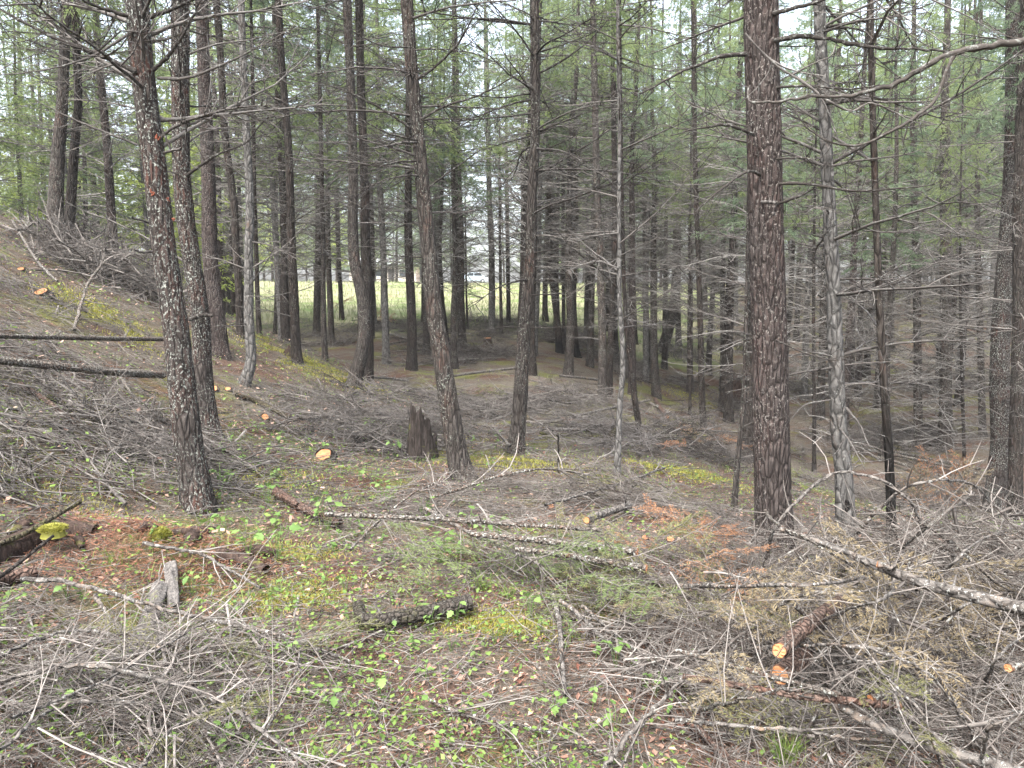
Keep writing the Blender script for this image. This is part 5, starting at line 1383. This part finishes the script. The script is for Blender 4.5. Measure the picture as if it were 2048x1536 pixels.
def patches(label, spots, lib=None):
    lib = lib or PATCH
    o = obj('twig_tangle', None); tag(o, label, 'brush', kind='stuff')
    for px, py, n, rx, ry, hh in spots:
        c = G_xy(px, py)
        for k in range(n):
            x, y = c[0] + rng.normal(0, rx * .5), c[1] + rng.normal(0, ry * .5)
            e = .3; z = float(terrain(x, y)); gx = float(terrain(x + e, y) - terrain(x - e, y)) / (2 * e); gy = float(terrain(x, y + e) - terrain(x, y - e)) / (2 * e)
            p = obj('twig_patch', lib[int(rng.integers(len(lib)))], o, (x, y, z))
            q = Vector((0, 0, 1)).rotation_difference(Vector((-gx, -gy, 1)).normalized())
            p.rotation_euler = (q @ Matrix.Rotation(rng.uniform(0, 6.28), 3, 'Z').to_quaternion()).to_euler()
            sc = rng.uniform(.75, 1.25); p.scale = (sc, sc, max(.35, hh / .34 * rng.uniform(.7, 1.1)))
patches('grey tangle of fine dead twigs heaped on the left slope', [(120, 850, 5, 1.6, .9, 0.30), (230, 900, 3, 1.2, .7, 0.20), (40, 930, 3, 1.0, .6, 0.20), (200, 540, 5, 1.8, 1.2, 0.80), (60, 490, 6, 1.8, 1.2, 0.80), (280, 580, 4, 1.2, .9, 0.60), (140, 640, 3, 1.4, 1.0, 0.14), (60, 740, 4, 1.4, .8, 0.14), (-60, 620, 4, 1.6, 1.2, 0.14)])
patches('grey twig heap spread over the bottom left corner', [(80, 1400, 4, .5, .3, .2), (230, 1380, 3, .5, .3, .18), (120, 1490, 3, .45, .25, .15), (330, 1460, 2, .4, .25, .12), (40, 1300, 2, .4, .2, .12), (480, 1490, 2, .4, .2, .1)], PATCH_NEAR)
patches('big slash heap of grey and pale branches at the lower right', [(1500, 1160, 3, .6, .4, 0.17), (1660, 1180, 5, .7, .5, 0.29), (1850, 1200, 7, .8, .6, 0.37), (2040, 1180, 5, .6, .5, 0.39), (1600, 1300, 4, .5, .35, 0.28), (1800, 1310, 6, .6, .4, 0.41), (1990, 1310, 5, .5, .4, 0.44), (1700, 1410, 3, .5, .3, 0.25), (1920, 1440, 5, .5, .3, 0.32), (2150, 1250, 4, .6, .5, 0.56), (1430, 1330, 3, .45, .3, 0.11), (1300, 1260, 3, .5, .3, 0.10), (1550, 1430, 2, .4, .25, 0.10)], PATCH_NEAR)
patches('grey brush spread over mid-front behind the felled stems', [(1080, 1000, 7, 1.2, .7, 0.24), (1250, 1000, 5, 1.1, .7, 0.20), (930, 1040, 3, .9, .5, 0.20), (1380, 1030, 4, .8, .6, 0.20), (1160, 930, 4, 1.2, .8, 0.20), (1040, 1120, 3, .7, .4, 0.16), (820, 1060, 2, .7, .4, 0.16)], PATCH_NEAR)
heap('round dark grey brush heap by the slim dark conifer', 'twig_tangle', [(1395, 912, 230, .95, .7, .85), (1345, 890, 60, .6, .5, .4), (1445, 935, 60, .6, .5, .4)], 'slash_dark', (.3, .85), .4, .9)
patches('grey-brown brush strewn through the middle clearing', [(720, 830, 9, 1.38, 1.38, 0.30), (800, 860, 7, 1.035, 0.9199999999999999, 0.40), (940, 720, 11, 1.8399999999999999, 2.07, 0.50), (1060, 830, 7, 1.38, 1.38, 0.30), (1130, 800, 9, 1.8399999999999999, 1.8399999999999999, 0.35), (860, 800, 7, 1.38, 1.38, 0.30), (760, 660, 13, 2.53, 2.53, 0.28), (960, 670, 11, 2.76, 2.3, 0.28), (1150, 690, 11, 2.53, 2.53, 0.50), (1300, 760, 11, 2.3, 2.3, 0.40), (1400, 700, 11, 2.9899999999999998, 2.9899999999999998, 0.60), (640, 690, 5, 1.8399999999999999, 1.8399999999999999, 0.40), (1280, 640, 11, 3.6799999999999997, 3.6799999999999997, 0.28), (1080, 650, 9, 2.9899999999999998, 2.9899999999999998, 0.28), (880, 645, 9, 2.9899999999999998, 2.53, 0.28), (620, 650, 7, 2.3, 2.3, 0.28), (1180, 870, 7, 1.15, 0.9199999999999999, 0.25)])
patches('dark slash lying through the hollow at right', [(1640, 900, 6, 1.6, 1.4, 0.35), (1800, 880, 7, 1.8, 1.5, 0.40), (1950, 900, 7, 1.8, 1.5, 0.40), (1720, 990, 4, 1.0, .8, 0.30), (1880, 1000, 5, 1.1, .9, 0.30), (1600, 780, 5, 2.2, 2.2, 0.50), (1800, 780, 6, 2.6, 2.4, 0.60), (2000, 780, 5, 2.6, 2.4, 0.60), (1500, 850, 3, 1.2, 1.2, 0.30)])

def polar(n, y0, y1, spread=.80):
    y = np.exp(rng.uniform(math.log(y0), math.log(y1), n))
    x = rng.uniform(-1, 1, n) * (spread * y + .5)
    return x, y
def gz(x, y): return terrain(x, y)
def stuff(name, mb, mat, label, cat, smooth=False):
    return tag(obj(name, mb.mesh(name, M[mat], smooth)), label, cat, kind='stuff')

def twig_litter(n, y0, y1, lr, rr_, mat, label):
    x, y = polar(n, y0, y1)
    a = rng.uniform(0, 6.28, n); L = rng.uniform(*lr, n) * rng.uniform(.5, 1, n)
    d = np.stack([np.cos(a), np.sin(a), rng.normal(0, .10, n)], -1)
    c = np.stack([x, y, gz(x, y) + rng.uniform(.003, .045, n)], -1)
    bend = np.stack([-np.sin(a), np.cos(a), rng.normal(.2, .6, n)], -1) * (rng.normal(0, .14, n) * L)[:, None]
    P = np.stack([c - d * L[:, None] / 2, c + bend * .8, c + bend + d * L[:, None] * .25, c + d * L[:, None] / 2 + bend * .3], 1)
    Rd = rng.uniform(*rr_, n)[:, None] * np.array([[1, .85, .7, .45]])
    mb = MB(); tubes(mb, P, Rd, 3, np.clip(rng.normal(.5, .3, n), 0, 1))
    stuff('twig_litter', mb, mat, label, 'twigs', True)
twig_litter(13000, 1.7, 6.5, (.06, .38), (.0009, .0027), 'slash', 'loose pale twigs scattered over the near forest floor')
twig_litter(7000, 5.5, 24, (.15, .8), (.0022, .0055), 'slash_dark', 'loose grey twigs scattered over the farther forest floor')

def litter():
    n = 90000
    x, y = polar(n, 1.6, 9)
    a = rng.uniform(0, 6.28, n); L = rng.uniform(.018, .045, n)
    d = np.stack([np.cos(a), np.sin(a), rng.normal(0, .22, n)], -1); s = norm(np.cross(d, [0, 0, 1.0]) + rng.normal(0, .4, (n, 3)))
    p = np.stack([x, y, gz(x, y) + rng.uniform(.001, .016, n)], -1)
    mb = MB(); V = quads_from(p, norm(d), s, L, np.maximum(.0022, y * .0007))
    pat = np.clip(.5 + .45 * noise3(x * 1.2, y * 1.2, 5.5), 0, 1)
    mb.add(V.reshape(-1, 3), Q=np.arange(n * 4).reshape(-1, 4), tint=np.repeat(np.clip(rng.normal(.45, .28, n), 0, 1), 4))
    stuff('needle_litter', mb, 'litter', 'red-brown fallen conifer needles covering the near floor', 'needles')
    # dry leaves and bark flakes
    n = 12000
    x, y = polar(n, 1.6, 14)
    a = rng.uniform(0, 6.28, n)
    d = norm(np.stack([np.cos(a), np.sin(a), rng.normal(0, .3, n)], -1)); s = norm(np.cross(d, [0, 0, 1.0]) + rng.normal(0, .35, (n, 3)))
    p = np.stack([x, y, gz(x, y) + rng.uniform(.004, .02, n)], -1)
    L = rng.uniform(.015, .05, n) * np.clip(.7 + y * .05, .7, 1.3)
    V = quads_from(p, d, s, L, L * rng.uniform(.35, .8, n)); V[:, 1, 2] += L * .15; V[:, 3, 2] += L * .1
    mb = MB(); mb.add(V.reshape(-1, 3), T=np.concatenate([np.arange(n)[:, None] * 4 + np.array([[0, 1, 2]]), np.arange(n)[:, None] * 4 + np.array([[0, 2, 3]])]), tint=np.repeat(rng.uniform(0, 1, n), 4))
    stuff('dry_leaves', mb, 'dry_leaf', 'dry pinkish-brown leaves and bark flakes strewn on the floor', 'leaves')
    # low green ground cover, thickest in the middle front and on the left slope
    n = 60000
    x, y = polar(n, 1.7, 16)
    m = noise3(x * .9, y * .9, 2.2) * .6 + noise3(x * 2.7, y * 2.7, 9.1) * .4
    cx_ = G_xy(800, 1200); wgt = .20 + np.exp(-((x - cx_[0]) / 1.5) ** 2 - ((y - cx_[1]) / 1.2) ** 2) * .55 + .28 * (x < -1.0) - .2 * ((x > 1) & (y < 6))
    keep = m + wgt * 1.2 > rng.uniform(.15, .75, n)
    x, y = x[keep], y[keep]; n = len(x)
    a = rng.uniform(0, 6.28, n)
    d = norm(np.stack([np.cos(a), np.sin(a), rng.normal(.15, .35, n)], -1)); s = norm(np.cross(d, [0, 0, 1.0]) + rng.normal(0, .3, (n, 3)))
    L = rng.uniform(.010, .032, n) * np.clip(.8 + y * .06, .8, 1.6)
    p = np.stack([x, y, gz(x, y) + rng.uniform(.01, .06, n)], -1)
    V = quads_from(p, d, s, L, L * rng.uniform(.45, .8, n))
    mb = MB(); mb.add(V.reshape(-1, 3), Q=np.arange(n * 4).reshape(-1, 4), tint=np.repeat(np.clip(rng.normal(.5, .3, n), 0, 1), 4))
    stuff('ground_cover', mb, 'ground_leaf', 'tiny green ground-cover leaves over the forest floor', 'ground cover')
    # grass
    n = 26000
    x, y = polar(n, 1.7, 20)
    m = noise3(x * .7, y * .7, 6.2) + .5 * noise3(x * 3, y * 3, 1.1)
    keep = m > rng.uniform(-.1, .8, n); x, y = x[keep], y[keep]; n = len(x)
    b_ = np.stack([x, y, gz(x, y)], -1)
    a = rng.uniform(0, 6.28, n); s_ = rng.uniform(.2, 1.2, n)
    mb = MB(); blades(mb, b_, np.stack([np.cos(a) * s_, np.sin(a) * s_, np.ones(n)], -1), rng.uniform(.04, .13, n), np.clip(.0018 + y * .0004, .0022, .007), np.clip(rng.normal(.5, .3, n), 0, 1))
    stuff('grass', mb, 'grass', 'sparse thin grass blades between the twigs', 'grass')
    # moss in patches
    mx, my = [], []
    for px, py, rx, ry, n in ((200, 625, .9, .7, 3500), (250, 660, .6, .5, 1800), (620, 730, 1.3, 1.2, 3500), (560, 700, .9, .9, 2200), (740, 780, .8, .7, 1600), (120, 800, .8, .5, 2200), (560, 1200, .22, .16, 1800), (640, 1180, .3, .2, 1800), (590, 1110, .3, .2, 1500),
                              (960, 1240, .3, .16, 2600), (1040, 1260, .25, .15, 1800), (880, 870, .6, .5, 1500), (1030, 930, .8, .6, 1800), (520, 960, .7, .5, 1500), (100, 980, .6, .4, 1500), (1400, 800, 1.6, 1.4, 2200), (440, 1420, .2, .12, 900), (1380, 950, .8, .6, 1800), (180, 1460, .2, .12, 600), (1470, 1190, .4, .25, 1800)):
        c = G_xy(px, py); mx.append(rng.normal(c[0], rx * .5, n)); my.append(rng.normal(c[1], ry * .5, n))
    x, y = np.concatenate(mx), np.concatenate(my)
    keep = noise3(x * 4, y * 4, 2.4) > -.35; x, y = x[keep], y[keep]; n = len(x)
    b_ = np.stack([x, y, gz(x, y)], -1)
    mb = MB(); blades(mb, b_, np.stack([rng.normal(0, .6, n), rng.normal(0, .6, n), np.ones(n)], -1), rng.uniform(.012, .035, n) * np.clip(y / 4, .7, 1.8), np.clip(.003 * y / 2.5, .003, .012), np.clip(rng.normal(.55, .25, n), 0, 1))
    stuff('moss', mb, 'moss', 'yellow-green moss patches on the slope and between plants', 'moss')
    # field grass
    n = 17000
    y = rng.uniform(29, 62, n) ; x = rng.uniform(-.62, .27, n) * y
    b_ = np.stack([x, y, gz(x, y)], -1); pat = noise3(x * .4, y * .4, 3.3)
    mb = MB(); blades(mb, b_, np.stack([rng.normal(0, .4, n), rng.normal(0, .4, n), np.ones(n)], -1), rng.uniform(.12, .38, n), np.full(n, .03), np.clip(.5 + .6 * pat + rng.normal(0, .2, n), 0, 1))
    stuff('field_grass', mb, 'field_grass', 'pale yellow-green grass of the open field', 'grass')
litter()

def slope_cover():
    n = 5200
    x, y = rng.uniform(-13, -1.6, n), rng.uniform(5, 17, n)
    a = rng.uniform(0, 6.28, n); L = rng.uniform(.12, .7, n)
    d = np.stack([np.cos(a), np.sin(a), rng.normal(0, .12, n)], -1)
    c = np.stack([x, y, gz(x, y) + rng.uniform(.01, .08, n)], -1)
    d[:, 2] += -.45 * np.cos(a) * (x < -2.5)
    bend = np.stack([-np.sin(a), np.cos(a), rng.normal(.3, .6, n)], -1) * (rng.normal(0, .14, n) * L)[:, None]
    P = np.stack([c - d * L[:, None] / 2, c + bend * .8, c + d * L[:, None] / 2], 1)
    mb = MB(); tubes(mb, P, rng.uniform(.002, .005, n)[:, None] * np.array([[1, .8, .5]]), 3, np.clip(rng.normal(.5, .3, n), 0, 1))
    stuff('slope_twigs', mb, 'slash_dark', 'grey twigs strewn over the left slope', 'twigs', True)
    n = 15000
    x, y = rng.uniform(-13, -1.4, n), rng.uniform(4.5, 16, n)
    keep = noise3(x * .8, y * .8, 4.4) + .5 * noise3(x * 3, y * 3, 2.2) > rng.uniform(-.5, .5, n); x, y = x[keep], y[keep]; n = len(x)
    a = rng.uniform(0, 6.28, n)
    dd = norm(np.stack([np.cos(a), np.sin(a), rng.normal(.2, .35, n)], -1)); sv = norm(np.cross(dd, [0, 0, 1.0]) + rng.normal(0, .4, (n, 3)))
    L = rng.uniform(.025, .065, n)
    p = np.stack([x, y, gz(x, y) + rng.uniform(.01, .10, n)], -1)
    V = quads_from(p, dd, sv, L, L * rng.uniform(.4, .8, n))
    dry = rng.uniform(size=n) < .4
    for sel, nm, mt, lb, ct in ((~dry, 'slope_plants', 'ground_leaf', 'small green plants sprinkled over the left slope', 'ground cover'), (dry, 'slope_leaves', 'dry_leaf', 'dry pale leaves lying on the left slope', 'leaves')):
        m = int(sel.sum()); mb = MB(); mb.add(V[sel].reshape(-1, 3), Q=np.arange(m * 4).reshape(-1, 4), tint=np.repeat(np.clip(rng.normal(.6, .3, m), 0, 1), 4))
        stuff(nm, mb, mt, lb, ct)
slope_cover()


def mound_litter():
    """the heap of crumbled red wood and fallen needles round the rotting log at left front"""
    n = 9000
    x, y = rng.normal(-2.1, .42, n), rng.normal(4.15, .30, n)
    a = rng.uniform(0, 6.28, n); d = np.stack([np.cos(a), np.sin(a), rng.normal(0, .3, n)], -1)
    p = np.stack([x, y, gz(x, y) + rng.uniform(.002, .03, n)], -1)
    mb = MB(); V = quads_from(p, norm(d), norm(np.cross(d, [0, 0, 1.0]) + rng.normal(0, .4, (n, 3))), rng.uniform(.03, .07, n), np.full(n, .0038))
    mb.add(V.reshape(-1, 3), Q=np.arange(n * 4).reshape(-1, 4), tint=np.repeat(np.clip(rng.normal(.5, .25, n), 0, 1), 4))
    stuff('mound_needles', mb, 'rust_litter', 'rusty fallen needles heaped round the crumbling log at left front', 'needles')
    for k in range(9):
        x0, y0 = rng.normal(-2.2, .4), rng.normal(4.3, .22); L = rng.uniform(.10, .3); a = rng.uniform(0, 6.28)
        q = np.array([[-L / 2, 0, 0], [0, rng.normal(0, .02), .015], [L / 2, 0, 0]]) @ rotz(a).T
        dat = spline(np.concatenate([q, (np.array([.5, 1, .45]) * rng.uniform(.02, .045))[:, None]], 1), 9)
        mb = MB(); stem_mesh(mb, dat[:, :3], dat[:, 3], 9, .012, rng.uniform(0, 30), grain=(60, 30))
        o = obj('rotten_chunk', mb.mesh('rotten_chunk', M['rotten']), None, (x0, y0, float(terrain(x0, y0)) + .01))
        tag(o, 'crumbled dark red chunk of rotten wood by the rotting log at left front', 'wood', 'rotten wood chunks at left front')
M['rust_litter'] = foliage_mat('rust_litter', (.075, .030, .018), (.26, .125, .075), .1, 0)
mound_litter()

# ------------------------------------------------------------------ damp air between the trees
hb = MB(); box(hb, (-150, -14, -4.5), (150, 190, 27))
hm = bpy.data.materials.new('damp_air'); hm.use_nodes = True
hm.node_tree.nodes.clear()
ho = hm.node_tree.nodes.new('ShaderNodeOutputMaterial'); hv = hm.node_tree.nodes.new('ShaderNodeVolumePrincipled')
hv.inputs['Density'].default_value = .0006; hv.inputs['Color'].default_value = (.95, .97, 1, 1)
hm.node_tree.links.new(hv.outputs[0], ho.inputs['Volume'])
tag(obj('haze', hb.mesh('haze', hm, False)), 'thin pale damp air through the woods', 'haze', kind='stuff')
